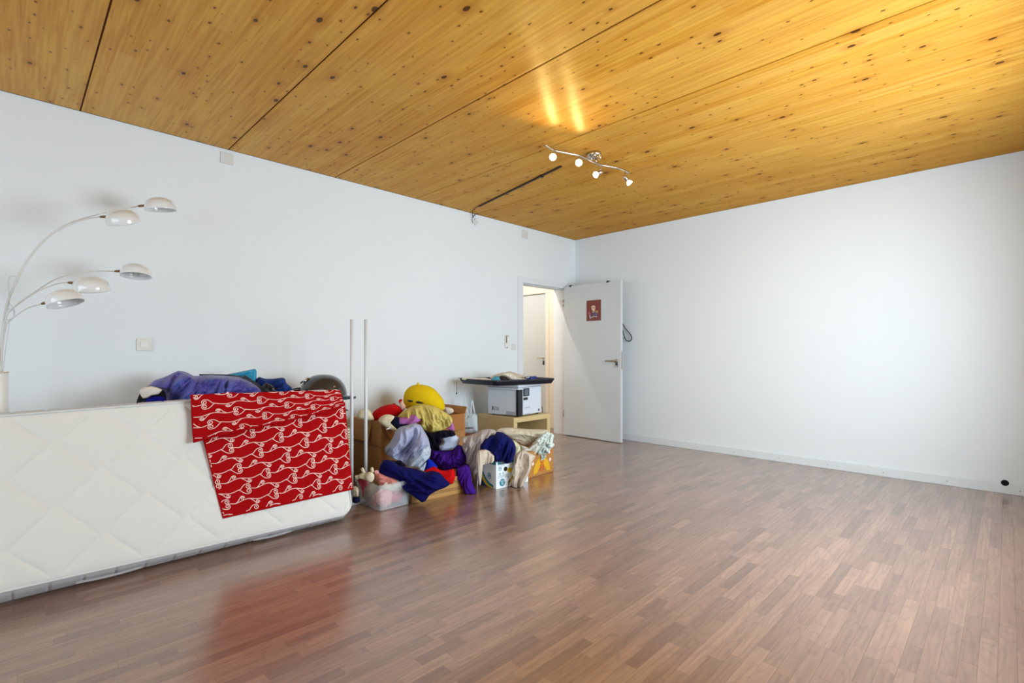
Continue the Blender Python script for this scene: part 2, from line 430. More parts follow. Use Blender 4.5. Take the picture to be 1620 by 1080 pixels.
window('fill_window', WX0, WX1, VZ0, VZ1, YF-.1, 'x')  # unseen window behind the camera, added for the left wall's fill light

# skirting board on the back wall with its screw heads and cable hole
BBM = mat('skirting_white', (220, 228, 232), .5, vary=.01)
bb = struct(box('baseboard_back', (.0, YB-.014, 0), (XR, YB, .078), BBM, bev=.002)); bb['_o'] = (0, 0, 0)
for x in (1.35, 1.75, 2.15, 2.59, 3.02, 3.447, 3.876, 4.301):
    lathe('screw', [(0, .003), (.004, .002), (.0045, 0)], mat('screw_grey', (150, 150, 146), .4, .5), bb, frame_from((x, YB-.014, .036), (0, -1, 0)), 12)
ho = lathe('cable_hole', [(0, .003), (.017, .003), (.019, .005), (.023, .004), (.023, 0)], mat('hole_black', (5, 5, 6), .9), None, frame_from((4.218, YB-.014, .085), (0, -1, 0)), 20)
tag(ho, 'round black cable outlet low on the back wall at far right', 'cable outlet')
struct(box('baseboard_left', (0, YF, 0), (.012, 4.33, .07), BBM))

# doorway: steel frame, leaf, corridor
tr = struct(boxes('trim_1', [((-.001, 4.345, 0), (.014, DY0+.01, 2.035)), ((-.001, DY1-.004, 0), (.014, 5.335, 2.035)), ((-.001, DY0+.01, DZ-.01), (.014, DY1-.004, 2.035)),
    ((-T, DY0, 0), (0, DY0+.012, DZ)), ((-T, DY1-.006, 0), (-.001, DY1, DZ)), ((-T, DY0, DZ-.012), (-.001, DY1, DZ))], mat('door_frame_white', (224, 229, 234), .45, vary=.01), bev=.0015)); tr['_o'] = (0, 0, 0)
boxes('stop_strip', [((-.055, DY0+.012, 0), (-.04, DY0+.022, DZ-.02)), ((-.055, DY0+.012, DZ-.024), (-.04, DY1-.006, DZ-.012))], mat('seal_grey', (196, 198, 198), .7), tr)
LY = 5.215
door = thing('door_1', 'open white door leaf', 'door', (0.04, LY+.02, 0)); door['kind'] = 'structure'
del door['category']; del door['label']
box('leaf', (.022, LY, .008), (.905, LY+.042, 1.985), DOORM, door, bev=.002)
for hz in (.25, 1.72):
    lathe('hinge', [(0, 0), (.008, 0), (.008, .09), (0, .09)], STEEL, door, Matrix.Translation((.018, LY-.004, hz)), 12)
hl = lathe('handle_rose', [(0, .012), (.024, .012), (.026, .008), (.026, 0)], STEEL, door, frame_from((.845, LY, 1.0), (0, -1, 0)), 24)
tube('handle', [(.845, LY-.005, 1.0), (.845, LY-.045, 1.0), (.835, LY-.052, 1.0), (.78, LY-.054, 1.0), (.715, LY-.052, 1.0)], [.009, .009, .0095, .0085, .008], mat('satin_bronze_steel', (150, 132, 104), .3, .9), door, 10)
box('lock_plate', (.832, LY-.007, .925), (.862, LY, .975), BLACK, door, bev=.003)
lathe('lock_cylinder', [(0, .012), (.010, .012), (.010, 0)], CHROME, door, frame_from((.847, LY-.007, .938), (0, -1, 0)), 16)
box('latch_plate', (.905, LY+.01, .90), (.9065, LY+.032, 1.12), STEEL, door)
for hx in (.115, .70):
    hk = thing('door_clip', 'small black clip on top of the open door, %s' % ('near the hinge side' if hx < .4 else 'near its free edge'), 'clip', (hx, LY+.02, 1.985))
    boxes('clip', [((hx, LY-.004, 1.985), (hx+.03, LY+.046, 1.995)), ((hx, LY-.005, 1.972), (hx+.03, LY-.001, 1.985)), ((hx, LY+.043, 1.972), (hx+.03, LY+.047, 1.985))], BLACK, hk)

# corridor behind the doorway
struct(boxes('wall_corridor', [((-2.0, 5.60, -.006), (-1.47, 5.72, H)), ((-.632, 5.60, -.006), (-T, 5.72, H)), ((-1.47, 5.60, 2.0), (-.632, 5.72, H)), ((-2.12, 3.2, -.006), (-2.0, 5.72, H)), ((-2.0, 3.1, -.006), (-T, 3.2, H))], CREAM))
struct(box('ceiling.001', (-2.1, 3.1, H), (-T, 5.72, H+.1), CREAM))
struct(boxes('trim_2', [((-.632, 5.592, 0), (-.565, 5.60, 2.06)), ((-1.54, 5.592, 0), (-1.47, 5.60, 2.06)), ((-1.47, 5.592, 2.0), (-.632, 5.60, 2.06)), ((-.64, 5.60, 0), (-.632, 5.72, 2.0)), ((-1.47, 5.60, 1.992), (-.64, 5.72, 2.0))], mat('warm_white_frame', (238, 230, 218), .5, vary=.01)))
d2 = thing('door_2', 'x', 'door', (-1.0, 5.66, 0)); d2['kind'] = 'structure'; del d2['category']; del d2['label']
box('leaf', (-1.468, 5.635, .008), (-.644, 5.675, 1.985), DOORM, d2, bev=.002)
tube('handle', [(-.70, 5.635, 1.02), (-.70, 5.59, 1.02), (-.71, 5.585, 1.02), (-.80, 5.585, 1.02)], .008, STEEL, d2, 8)
box('lock_plate', (-.72, 5.626, .92), (-.688, 5.635, .985), BLACK, d2, bev=.003)
def point(name, loc, power, col, r):
    l = bpy.data.lights.new(name, 'POINT'); l.energy = power; l.color = col; l.shadow_soft_size = r
    o = bpy.data.objects.new(name, l); C.objects.link(o); o.location = loc; return o
point('corridor_ceiling_lamp_light', (-.50, 4.25, 2.56), 42, (1, .95, .87), .02)
point('corridor_ambient_light', (-1.3, 4.0, 2.4), 6, (1, .95, .87), .06)  # weak ambient fill added to the corridor, no fitting belongs to it

# ================================================================== MATTRESS
mt = thing('mattress', 'long white quilted mattress standing on edge against the heap along the left wall', 'mattress', (1.08, .5, 0))
MY0, MY1 = -.48, 1.56
def lerp(a, b, t): return a+(b-a)*t
def mface(y, s):     # front face point, s: 0 at lower piping, 1 at upper edge
    k = (y-0)/1.5
    P0 = Vector((lerp(1.215, 1.215, k), y, lerp(.088, .062, k))); P1 = Vector((lerp(1.0, 1.0, k), y, lerp(.815, .846, k)))
    return P0+(P1-P0)*s
MN = Vector((.76, 0, .205)).normalized()
FACE = .775
def corner(y, s):    # rounded plan of the face corners
    r = .075; ss = s*FACE
    for sg, e in ((1, MY1), (-1, MY0)):
        for lo in (0, 1):
            dy = (e-y)*sg; dz = ss if lo == 0 else FACE-ss
            if dy < r and dz < r:
                a, c_ = (r-dy)/r, (r-dz)/r; m_ = max(a, c_); h_ = math.hypot(a, c_)
                if h_ > 1e-6:
                    f = m_/h_; a *= f; c_ *= f
                    y = e-sg*(r-a*r); ss = (r-c_*r) if lo == 0 else FACE-(r-c_*r); return y, ss/FACE
    return y, s
def quilt(y, s):
    v = s*FACE-.012; u = y-.055; P = .335; Q = .305; g = .018
    tri = abs(((v/Q) % 1.0)*2-1)                     # 1 at nodes, 0 half way
    tri = 1-tri
    tri = .5-.5*math.cos(PI*tri)*.35-(.5-tri)*.65
    h = 0
    best = 9
    for n in range(int(u/(P/2))-2, int(u/(P/2))+4):
        amp = (P/4-g)
        c0 = n*P/2+(amp*(1 if n % 2 else -1))*(tri*2-1)
        best = min(best, abs(u-c0))
    slope = .75
    dd = best*slope
    h = -.0036*math.exp(-(dd/.0038)**2)-.0046*math.exp(-(dd/.018)**2)
    return h
bm = bmesh.new(); NY, NS = 520, 190
cols = []
vfold = Vector((0, 0, 0))
for i in range(NY+1):
    y = lerp(MY0, MY1, i/NY); col = []
    for j in range(NS+1):
        s = j/NS
        yy, s2 = corner(y, s)
        e = min(abs(yy-MY0), abs(MY1-yy), s2*FACE, (1-s2)*FACE)
        h = quilt(y, s)*min(1, max(0, (e-.012)/.03))+.014*(1-math.exp(-e/.035))-.006*math.exp(-e/.006)
        h += .004*noise.noise(Vector((y*3, s*3, 1)))
        col.append(bm.verts.new(mface(yy, s2)+MN*h))
    cols.append(col)
for i in range(NY):
    for j in range(NS): bm.faces.new((cols[i][j], cols[i+1][j], cols[i+1][j+1], cols[i][j+1]))
TICK = mat('mattress_ticking', (222, 224, 222), .85, vary=.03, scale=3.2, bump=.0004, bscale=260, sheen=.1)
finish(bm, 'quilted_face', TICK, mt, True)
# boxed border running round: lower edge sags forward onto the floor, back sheet
BORD = mat('border_fabric', (206, 212, 220), .85, vary=.05, scale=40, bump=.0006, bscale=220)
def mback(y, s):
    k = y/1.5
    return Vector((lerp(1.02, .80, s), y, lerp(.03, .79+.02*k, s)))
bm = bmesh.new()
per = []
def rect_path(n1, n2):
    out = []
    for i in range(n1): out.append((lerp(MY0, MY1, i/n1), 0))
    for i in range(n2): out.append((MY1, i/n2))
    for i in range(n1): out.append((lerp(MY1, MY0, i/n1), 1))
    for i in range(n2): out.append((MY0, 1-i/n2))
    return out
path = rect_path(420, 160); rows = []
for q_, (y, s) in enumerate(path):
    yy, s2 = corner(y, s); A = mface(yy, s2)-MN*.004; B = mback(yy, s2); r_ = []
    along = y if s in (0, 1) else s*FACE
    blk = abs(math.sin(PI*along/.118)); gr = -.006*math.exp(-(blk/.13)**2)
    outward = Vector((0, (1 if y == MY1 else -1 if y == MY0 else 0), (1 if s == 1 else -1 if s == 0 else 0)))
    for k in range(15):
        t = k/14; p = A.lerp(B, t)
        if s == 0:    # belly that rests on the floor
            tt = min(1, t/.5)
            C0 = Vector((1.105, yy, .004)); p = A.lerp(C0, tt) if t < .5 else C0.lerp(B, (t-.5)/.5)
            bulge = .012*math.sin(PI*tt)*1.0 if t < .5 else .0
            p += Vector((.6, 0, -.8))*(bulge+gr*math.sin(PI*min(1, t*2)) + .003*math.sin(3*PI*tt)*math.sin(PI*tt))
        else:
            p += outward*(.02*math.sin(PI*t)+gr*math.sin(PI*t))
        p.z = max(p.z, .001)
        r_.append(bm.verts.new(p))
    rows.append(r_)
for q_ in range(len(rows)):
    A, B = rows[q_], rows[(q_+1) % len(rows)]
    for k in range(14): bm.faces.new((A[k], B[k], B[k+1], A[k+1]))
bm.faces.new([r_[14] for r_ in rows])
bmesh.ops.recalc_face_normals(bm, faces=bm.faces)
finish(bm, 'border', BORD, mt, True)
pp = [mface(*corner(y, s))+MN*.001 for y, s in path]
tube('piping', pp, .0055, mat('piping_white', (214, 218, 220), .8), mt, 8, closed=True)
for (ya, yb) in ((.21, .46), (.98, 1.20)):
    a = []
    for i in range(17):
        t = i/16; y = lerp(ya, yb, t); P = mface(y, 0).lerp(Vector((1.105, y, .004)), .62)
        P += Vector((.8, 0, -.55))*(.010+.007*math.sin(PI*t)); a.append(P)
    bm = bmesh.new()
    wv = Vector((.62, 0, .75))*.009
    ring = []
    for P in a:
        o_ = Vector((.75, 0, -.6))*.0015
        ring.append([bm.verts.new(P+wv), bm.verts.new(P-wv), bm.verts.new(P-wv+o_), bm.verts.new(P+wv+o_)])
    for A, B in zip(ring, ring[1:]):
        for k in range(4): bm.faces.new((A[k], A[(k+1) % 4], B[(k+1) % 4], B[k]))
    bmesh.ops.recalc_face_normals(bm, faces=bm.faces)
    finish(bm, 'strap_handle', mat('strap_white', (222, 224, 226), .7), mt)

# ------------------------------------------------------------------ red blanket
bl = thing('blanket', 'red fleece blanket with white curling heart vines, folded over the mattress', 'blanket', (1.05, 1.1, .5))
RED = mat('red_fleece', (160, 4, 10), .9, vary=.05, scale=26, bump=.0008, bscale=300, spec=.12)
VINE = mat('vine_print', (240, 202, 196), .9, vary=.04, sheen=.2)
def onface(px, py, h=.02):
    P0 = mface(.8, 0)+MN*h; r = ray(px, py); t = (P0-CAM).dot(MN)/r.dot(MN); return CAM+r*t
lo4 = [onface(318, 684), onface(546, 636), onface(559, 773), onface(353, 819)]          # TL TR BR BL
up4 = [onface(302, 624, .04), onface(538, 617, .04), onface(545, 641, .034), onface(305, 701, .034)]
def patch(c4, fold, seed):
    def f(s, t, off=0):
        p = c4[0].lerp(c4[1], s).lerp(c4[3].lerp(c4[2], s), t)
        w_ = .006*math.sin(9*s+2*t+seed)*t+.008*noise.noise(Vector((s*3+seed, t*1.2, seed)))+fold*noise.noise(Vector((s*8+t*1.5, t*.9, seed+3)))
        w_ -= .012*max(0, (abs(s-.5)-.47)/.03)*0
        return p+MN*(w_+off)
    return f
flo = patch(lo4, .014, 2.0); 
def fup(s, t, off=0):
    # t<0 : rolls back over the upper edge of the mattress and down behind it
    base = patch(up4, .010, 5.0)
    hem = .012*math.sin(5.5*s+1)*max(0, min(1, t))
    if t >= 0:
        p = base(s, t, off+.004+.010*math.exp(-((t-.93)/.05)**2)); p.z += hem*.6
        p.z += .010*noise.noise(Vector((s*5, 2, 1)))*(1-t)
        return p
    p0 = base(s, 0, .004); p0.z += .010*noise.noise(Vector((s*5, 2, 1)))
    a = -t; R_ = .05
    if a < .5:
        th = a/.5*PI/2*1.15
        q_ = p0+Vector((-R_*(1-math.cos(th)) , 0, 0))*1.0+Vector((-.12*a/.5, 0, -.018*math.sin(th)))
    else:
        th = PI/2*1.15
        q_ = p0+Vector((-R_*(1-math.cos(th))-.12, 0, -.018*math.sin(th)))+Vector((-.04, 0, -.14))*((a-.5)/.5)
    q_.y += lerp(.20, .46, s)*(p0.x-q_.x)
    q_.z += .012*noise.noise(Vector((s*7, a*3, 4)))
    return q_+MN*off*.5+Vector((0, 0, off))
def sheet(name, f, t0, t1, ns, nt_, m, parent, th=.004):
    bm = bmesh.new(); g = [[bm.verts.new(f(i/ns, lerp(t0, t1, j/nt_))) for j in range(nt_+1)] for i in range(ns+1)]
    g2 = [[bm.verts.new(f(i/ns, lerp(t0, t1, j/nt_), -th)) for j in range(nt_+1)] for i in range(ns+1)]
    for i in range(ns):
        for j in range(nt_):
            bm.faces.new((g[i][j], g[i+1][j], g[i+1][j+1], g[i][j+1])); bm.faces.new((g2[i][j], g2[i][j+1], g2[i+1][j+1], g2[i+1][j]))
    for i in range(ns):
        for j in (0, nt_): bm.faces.new((g[i][j], g[i+1][j], g2[i+1][j], g2[i][j]))
    for j in range(nt_):
        for i in (0, ns): bm.faces.new((g[i][j], g[i][j+1], g2[i][j+1], g2[i][j]))
    bmesh.ops.recalc_face_normals(bm, faces=bm.faces)
    return finish(bm, name, m, parent, True)
low = sheet('lower_layer', flo, 0, 1, 120, 90, RED, bl, .008)
upp = sheet('turned_over_layer', fup, -1, 1, 120, 80, RED, bl, .010)
tube('piping', [flo(i/60, 1) for i in range(61)], .004, RED, low, 6)
tube('piping', [fup(i/60, 1) for i in range(61)], .006, RED, upp, 6)
def motif():   # one repeat of the vine, metres, x along
    out = []
    def spiral(cx, cy, r0, a0, turns, sg, tail=None):
        pts = []
        n_ = int(26*turns)
        for i in range(n_+1):
            t = i/n_; r = r0*(1-.80*t); a = a0+sg*2*PI*turns*t
            pts.append((cx+r*math.cos(a), cy+r*math.sin(a)))
        if tail: pts = tail+pts
        return pts
    P = .285
    # base line
    def vine(x): return .0065*math.sin(2*PI*(x/P)*2+.6)
    # heart made of two spirals, pointing left
    out.append(spiral(.052, .0135, .0155, PI*.52, 1.5, -1, [(0, vine(0)), (.012, .006), (.025, .020), (.036, .0275)]))
    out.append(spiral(.052, -.0135, .0155, -PI*.52, 1.5, 1, [(0, vine(0)), (.010, -.004), (.022, -.018), (.036, -.0275)]))
    out.append([(.058, 0)]+[(x_, vine(x_)*min(1, (x_-.058)/.03)) for x_ in [.065+i*(P-.065)/26 for i in range(27)]])
    for cx, sg in ((.142, 1), (.222, -1)):
        vy = vine(cx-.03)
        out.append(spiral(cx, vine(cx)+sg*.0125, .0115, -PI*.05 if sg > 0 else PI*.05, 1.45, sg, None))
        out.append([(cx-.042, vine(cx-.042)), (cx-.026, vine(cx-.03)+sg*.010), (cx-.008, vine(cx)+sg*.0225), (cx+.006, vine(cx)+sg*.0225), (cx+.0115, vine(cx)+sg*.0125)])
    return out, P
MOT, MP = motif()
def vines(name, f, t0, t1, width, height, slope, shift0, parent, flip=1, rowgap=.064):
    bm = bmesh.new(); wd = .0020
    for row in range(-4, 26):
        for rep in range(-2, 6):
            for pl in MOT:
                pts = []
                seg_pts = smooth_curve([Vector((a, c_, 0)) for a, c_ in pl], len(pl)*5 if len(pl) < 12 else len(pl))
                for q_ in seg_pts:
                    X = rep*MP+flip*q_.x+((row*.54) % 1)*MP+shift0; Y = row*rowgap-q_.y*1.0-X*0+slope*X
                    pts.append((X/width, Y/height))
                runs = []; cur = []
                for s, t in pts:
                    if .004 < s < .996 and t0 < t < t1: cur.append((s, t))
                    else:
                        if len(cur) > 1: runs.append(cur)
                        cur = []
                if len(cur) > 1: runs.append(cur)
                for rn in runs:
                    prev = None
                    for i, (s, t) in enumerate(rn):
                        a = rn[max(0, i-1)]; c_ = rn[min(len(rn)-1, i+1)]
                        dx, dy = (c_[0]-a[0])*width, (c_[1]-a[1])*height; l_ = math.hypot(dx, dy) or 1
                        nx, ny = -dy/l_*wd/width, dx/l_*wd/height
                        v = (bm.verts.new(f(s+nx, t+ny, .0015)), bm.verts.new(f(s-nx, t-ny, .0015)))
                        if prev: bm.faces.new((prev[0], prev[1], v[1], v[0]))
                        prev = v
    o = finish(bm, name, m=VINE, parent=parent); return o
v1 = vines('vine_print', flo, .02, .985, .86, .52, -.0, .05, low)
v2 = vines('vine_print', fup, -.35, .97, .86, .27, .0, -.04, upp, -1)
for v in (v1, v2): v['kind'] = 'stuff'

# ================================================================== BEHIND THE MATTRESS
cabz = .64
cb = thing('sideboard', 'low white sideboard standing behind the mattress against the left wall', 'sideboard', (.38, .6, 0))
box('body', (.14, -.0, .04), (.62, 1.775, cabz), WHITE, cb, bev=.004)
for i in range(3): 
    dr = box('door', (.62, .01+.59*i, .06), (.635, .58+.59*i, cabz-.02), WHITE, cb, bev=.003)
for yy in (.08, 1.70):
    for xx in (.2, .56): box('leg', (xx-.02, yy-.02, 0), (xx+.02, yy+.02, .04), BLACK, cb)

# pile of folded linen beside the sideboard
z = 0.0; lin = [mat('linen_cream', (222, 212, 188), .9, bump=.0006), mat('linen_grey', (196, 196, 192), .9, bump=.0006), mat('linen_sand', (206, 190, 158), .9, bump=.0006)]
rl = random.Random(5)
for k in range(13):
    top = k > 9
    h_ = .038 if not top else .040; tilt = 0 if k < 9 else .05+.04*(k-9)
    bm = bmesh.new(); 
    for i in range(2): add_box(bm, (.18, 1.785, z+.003+i*h_/2), (.55+rl.uniform(-.008, .008), 1.915, z+(i+1)*h_/2-.001), None, .006, 2)
    if tilt: bmesh.ops.transform(bm, matrix=Matrix.Translation((.3, 1.915, z)) @ Matrix.Rotation(-tilt*.35, 4, 'X') @ Matrix.Translation((-.3, -1.915, -z)), verts=bm.verts)
    o = finish(bm, 'folded_linen', lin[1] if k < 8 else lin[2] if k == 8 else lin[0])
    words_ = ['lowest', 'second lowest', 'third lowest', 'fourth from the bottom', 'fifth from the bottom', 'sixth from the bottom', 'seventh from the bottom', 'sixth from the top', 'fifth from the top', 'fourth from the top', 'third from the top', 'second from the top', 'topmost'][k]
    tag(o, '%s folded linen, %s of the pile beyond the mattress end' % ('grey-white' if k < 8 else 'sand-coloured' if k == 8 else 'slanting cream', words_), 'linen', 'folded linen pile')
    z += h_

# purple-blue galaxy duvet, black and white plush, blue jacket, cyan bag, straps
def m_galaxy():
    m = bpy.data.materials.new('galaxy_fabric'); m.use_nodes = True
    nt = m.node_tree; b = nt.nodes['Principled BSDF']; N = nt.nodes.new; K = nt.links.new
    g = N('ShaderNodeNewGeometry'); n = N('ShaderNodeTexNoise'); n.inputs['Scale'].default_value = 5; n.inputs['Detail'].default_value = 3; K(g.outputs['Position'], n.inputs['Vector'])
    r = N('ShaderNodeValToRGB'); K(n.outputs['Fac'], r.inputs[0])
    e = r.color_ramp.elements; e[0].position = .32; e[0].color = L((24, 44, 140))+(1,); e[1].position = .68; e[1].color = L((72, 96, 176))+(1,)
    k = e.new(.44); k.color = L((70, 62, 152))+(1,); k = e.new(.56); k.color = L((92, 88, 172))+(1,)
    mp = N('ShaderNodeMapping'); mp.inputs['Rotation'].default_value = (.2, .1, .5); mp.inputs['Scale'].default_value = (34, 34, 34); K(g.outputs['Position'], mp.inputs['Vector'])
    v = N('ShaderNodeTexVoronoi'); v.inputs['Scale'].default_value = 1; v.inputs['Randomness'].default_value = .25; K(mp.outputs[0], v.inputs['Vector'])
    l = N('ShaderNodeMapRange'); l.inputs[1].default_value = .20; l.inputs[2].default_value = .36; l.inputs[3].default_value = .28; l.inputs[4].default_value = 0; K(v.outputs['Distance'], l.inputs[0])
    n2 = N('ShaderNodeTexNoise'); n2.inputs['Scale'].default_value = 7; K(g.outputs['Position'], n2.inputs['Vector'])
    mm = N('ShaderNodeMath'); mm.operation = 'MULTIPLY'; K(l.outputs[0], mm.inputs[0]); K(n2.outputs['Fac'], mm.inputs[1])
    mx = N('ShaderNodeMix'); mx.data_type = 'RGBA'; K(mm.outputs[0], mx.inputs[0]); K(r.outputs[0], mx.inputs[6]); mx.inputs[7].default_value = L((190, 170, 235))+(1,)
    K(mx.outputs[2], b.inputs['Base Color']); b.inputs['Roughness'].default_value = .6; b.inputs['Sheen Weight'].default_value = .15
    return m
GAL = m_galaxy()
FB = lambda n, c, **k: mat(n, c, k.pop('rough', .85), spec=.15, vary=.07, scale=14, bump=.0008, bscale=180, **k)
XB = .42
o = lump('duvet', CQ([(262, 262), (330, 195), (430, 160), (500, 130), (600, 85), (690, 95), (780, 140), (860, 140), (960, 135), (1150, 140), (1310, 160), (1420, 200), (1530, 270), (1570, 330), (1500, 440), (1100, 500), (700, 500), (470, 480), (440, 380), (400, 290)]), XB, .17, GAL, fold=.03, ang=.9, freq=10, seed=4, zmin=cabz)
tag(o, 'purple and blue galaxy-print duvet bunched behind the mattress', 'duvet')
pl = thing('plush_toy', 'black, white and blue plush poking out left of the galaxy duvet', 'plush toy', tuple(at(235, 640, x=.55)))
lump('body', CQ([(118, 520), (122, 430), (150, 360), (200, 285), (270, 255), (380, 280), (450, 330), (470, 470), (400, 540), (200, 560)]), .44, .08, FB('black_plush', (16, 14, 20)), pl, fold=.006, seed=2, zmin=cabz)
lump('white_patch', CQ([(155, 312), (210, 275), (290, 262), (360, 278), (415, 305), (375, 355), (300, 370), (240, 400), (190, 400), (162, 360)]), .52, .035, FB('white_plush', (226, 218, 208)), pl, fold=.003, seed=3)
lump('blue_belly', CQ([(208, 440), (240, 400), (320, 372), (400, 370), (450, 400), (470, 480), (420, 540), (230, 560), (205, 500)]), .52, .04, FB('blue_plush', (16, 16, 120)), pl, fold=.004, seed=5, zmin=cabz)
lump('foot', CQ([(152, 500), (180, 450), (215, 455), (225, 520), (190, 560), (155, 550)]), .54, .03, FB('white_plush', (226, 218, 208)), pl, fold=.002, seed=6, zmin=cabz)
o = lump('inflatable_bag', CQ([(1120, 150), (1200, 118), (1400, 78), (1495, 60), (1517, 90), (1512, 200), (1480, 240), (1300, 250), (1120, 230)]), .30, .05, mat('cyan_vinyl', (24, 150, 190), .22, vary=.1, scale=12), fold=.006, ang=.2, seed=7)
tag(o, 'glossy cyan vinyl bag sticking up behind the galaxy duvet', 'bag')
st = thing('carrying_strap', 'black carrying strap lying across the galaxy duvet', 'strap', tuple(at(400, 600, x=.5)))
def ribbon(name, pts, wdt, th, m, parent, up=Vector((0, 0, 1))):
    bm = bmesh.new(); prev = None
    for i, p in enumerate(pts):
        a = pts[max(0, i-1)]; c_ = pts[min(len(pts)-1, i+1)]; t = (c_-a).normalized()
        to = (CAM-p); to = (to-t*to.dot(t)).normalized(); wv = t.cross(to).normalized()*wdt/2; n_ = to*th
        q_ = [bm.verts.new(p+wv), bm.verts.new(p-wv), bm.verts.new(p-wv+n_), bm.verts.new(p+wv+n_)]
        if prev:
            for k in range(4): bm.faces.new((prev[k], prev[(k+1) % 4], q_[(k+1) % 4], q_[k]))
        else: bm.faces.new(q_[::-1])
        prev = q_
    bm.faces.new(prev); bmesh.ops.recalc_face_normals(bm, faces=bm.faces)
    return finish(bm, name, m, parent)
pts = [at(a, b_, x=X_) for (a, b_), X_ in zip(CQ([(850, 135), (1000, 137), (1200, 142), (1340, 160), (1430, 200), (1530, 265), (1620, 300), (1700, 345)]), (.40, .44, .47, .52, .58, .60, .62, .62))]
ribbon('strap', smooth_curve(pts, 30), .016, .004, BLACK, st)
pts = [at(a, b_, x=.62) for (a, b_) in CQ([(1360, 145), (1440, 195), (1540, 260), (1600, 330)])]
ribbon('strap_end', smooth_curve(pts, 14), .022, .004, BLACK, st)
jk = thing('jacket', 'crumpled dark blue jacket between the galaxy duvet and the grill', 'jacket', tuple(at(440, 640, x=.45)))
lump('body', CR([(-150, 330), (-140, 230), (-90, 190), (0, 215), (110, 215), (235, 200), (280, 220), (300, 280), (375, 340), (400, 400), (300, 480), (0, 480), (-130, 450)]), .42, .10, FB('denim_blue', (34, 58, 128)), jk, fold=.022, ang=.7, freq=12, seed=8, zmin=cabz)
lump('dark_lining', CR([(-60, 330), (0, 275), (60, 290), (130, 330), (165, 400), (100, 460), (-50, 440)]), .54, .03, BLACK, jk, fold=.008, seed=9)
lump('dark_cuff', CR([(285, 360), (320, 330), (385, 355), (405, 400), (350, 440), (290, 420)]), .52, .035, BLACK, jk, fold=.004, seed=10)

# kettle grill on the sideboard corner
gp = at(511, 640, x=.46); gx, gy = gp.x, gp.y
gr = thing('kettle_grill', 'dark grey domed tabletop kettle grill behind the red blanket', 'grill', (gx, gy, cabz))
GR = mat('grill_enamel', (58, 55, 56), .22, .25, .04, coat=.5); GRB = mat('grill_bowl', (20, 22, 34), .4, vary=.05)
zr = at(545, 626, d=depth(gp)).z
tilt = frame_from((gx, gy, zr), (0.0, .0, 1))
Rg = .178
prof = [(Rg+.006, -.012), (Rg+.006, 0)]+[(Rg*math.cos(a)**.85, .168*math.sin(a)) for a in [i/14*PI/2 for i in range(14)]]+[(0, .168)]
lid = lathe('lid', prof, GR, gr, tilt, 48)
lathe('bowl', [(0, cabz+.045-zr), (.07, cabz+.048-zr), (.12, -.075), (.155, -.03), (Rg, -.012), (Rg+.002, -.006)], GRB, gr, tilt, 48)
rr_ = Vector((RT[0], RT[1], 0)); nn_ = Vector((-FW[0], -FW[1], 0))
def gpt(u, v, zz): return Vector((gx, gy, zr))+rr_*u+nn_*v+Vector((0, 0, zz))
vent = lathe('lid_vent', [(0, .012), (.028, .010), (.031, 0)], CHROME, lid, frame_from(gpt(-.100, .075, .128), (gpt(-.1, .075, .1)-gpt(.02, 0, -.03))), 20)
tube('vent_tab', [gpt(-.135, .09, .105), gpt(-.115, .1, .118)], .006, BLACK, vent, 8)
M_ = frame_from(gpt(-.215, .05, .055), (RT[0]*-.2, RT[1]*-.2, 1), (RT[0], RT[1], -.28))
box('front_latch', (-.05, -.03, -.008), (.055, .03, .008), CHROME, gr, M_, bev=.003)
box('latch_mount', (-.005, -.02, -.045), (.06, .02, -.009), BLACK, gr, M_, bev=.003)
M_ = frame_from(gpt(.19, .02, -.012), (0, 0, 1), (RT[0], RT[1], 0))
boxes('side_handle', [((-.015, -.05, -.012), (.02, .05, .010)), ((.02, -.045, -.006), (.045, -.03, .004)), ((.02, .03, -.006), (.045, .045, .004)), ((.04, -.05, -.010), (.058, .05, .008))], mat('slate_plastic', (38, 62, 78), .4), gr, M_, bev=.003)
for k in range(3):
    a = k*2*PI/3+.5
    e_ = Vector((gx+.075*math.cos(a), gy+.065*math.sin(a), cabz+.001)); t_ = Vector((gx+.055*math.cos(a), gy+.055*math.sin(a), cabz+.055))
    tube('leg', [t_, e_], .009, mat('slate_plastic', (38, 62, 78), .4), gr, 8)
fp = gpt(.135, .03, 0); 
bm = bmesh.new()
P3 = [gpt(.10, .02, cabz+.055-zr), gpt(.11, -.02, cabz+.055-zr), gpt(.205, 0, cabz+.012-zr), gpt(.205, .03, cabz+.012-zr), gpt(.10, .02, cabz+.012-zr), gpt(.11, -.02, cabz+.012-zr)]
vs = [bm.verts.new(p) for p in P3]; bmesh.ops.convex_hull(bm, input=vs); finish(bm, 'foot_bracket', mat('slate_plastic', (38, 62, 78), .4), gr)

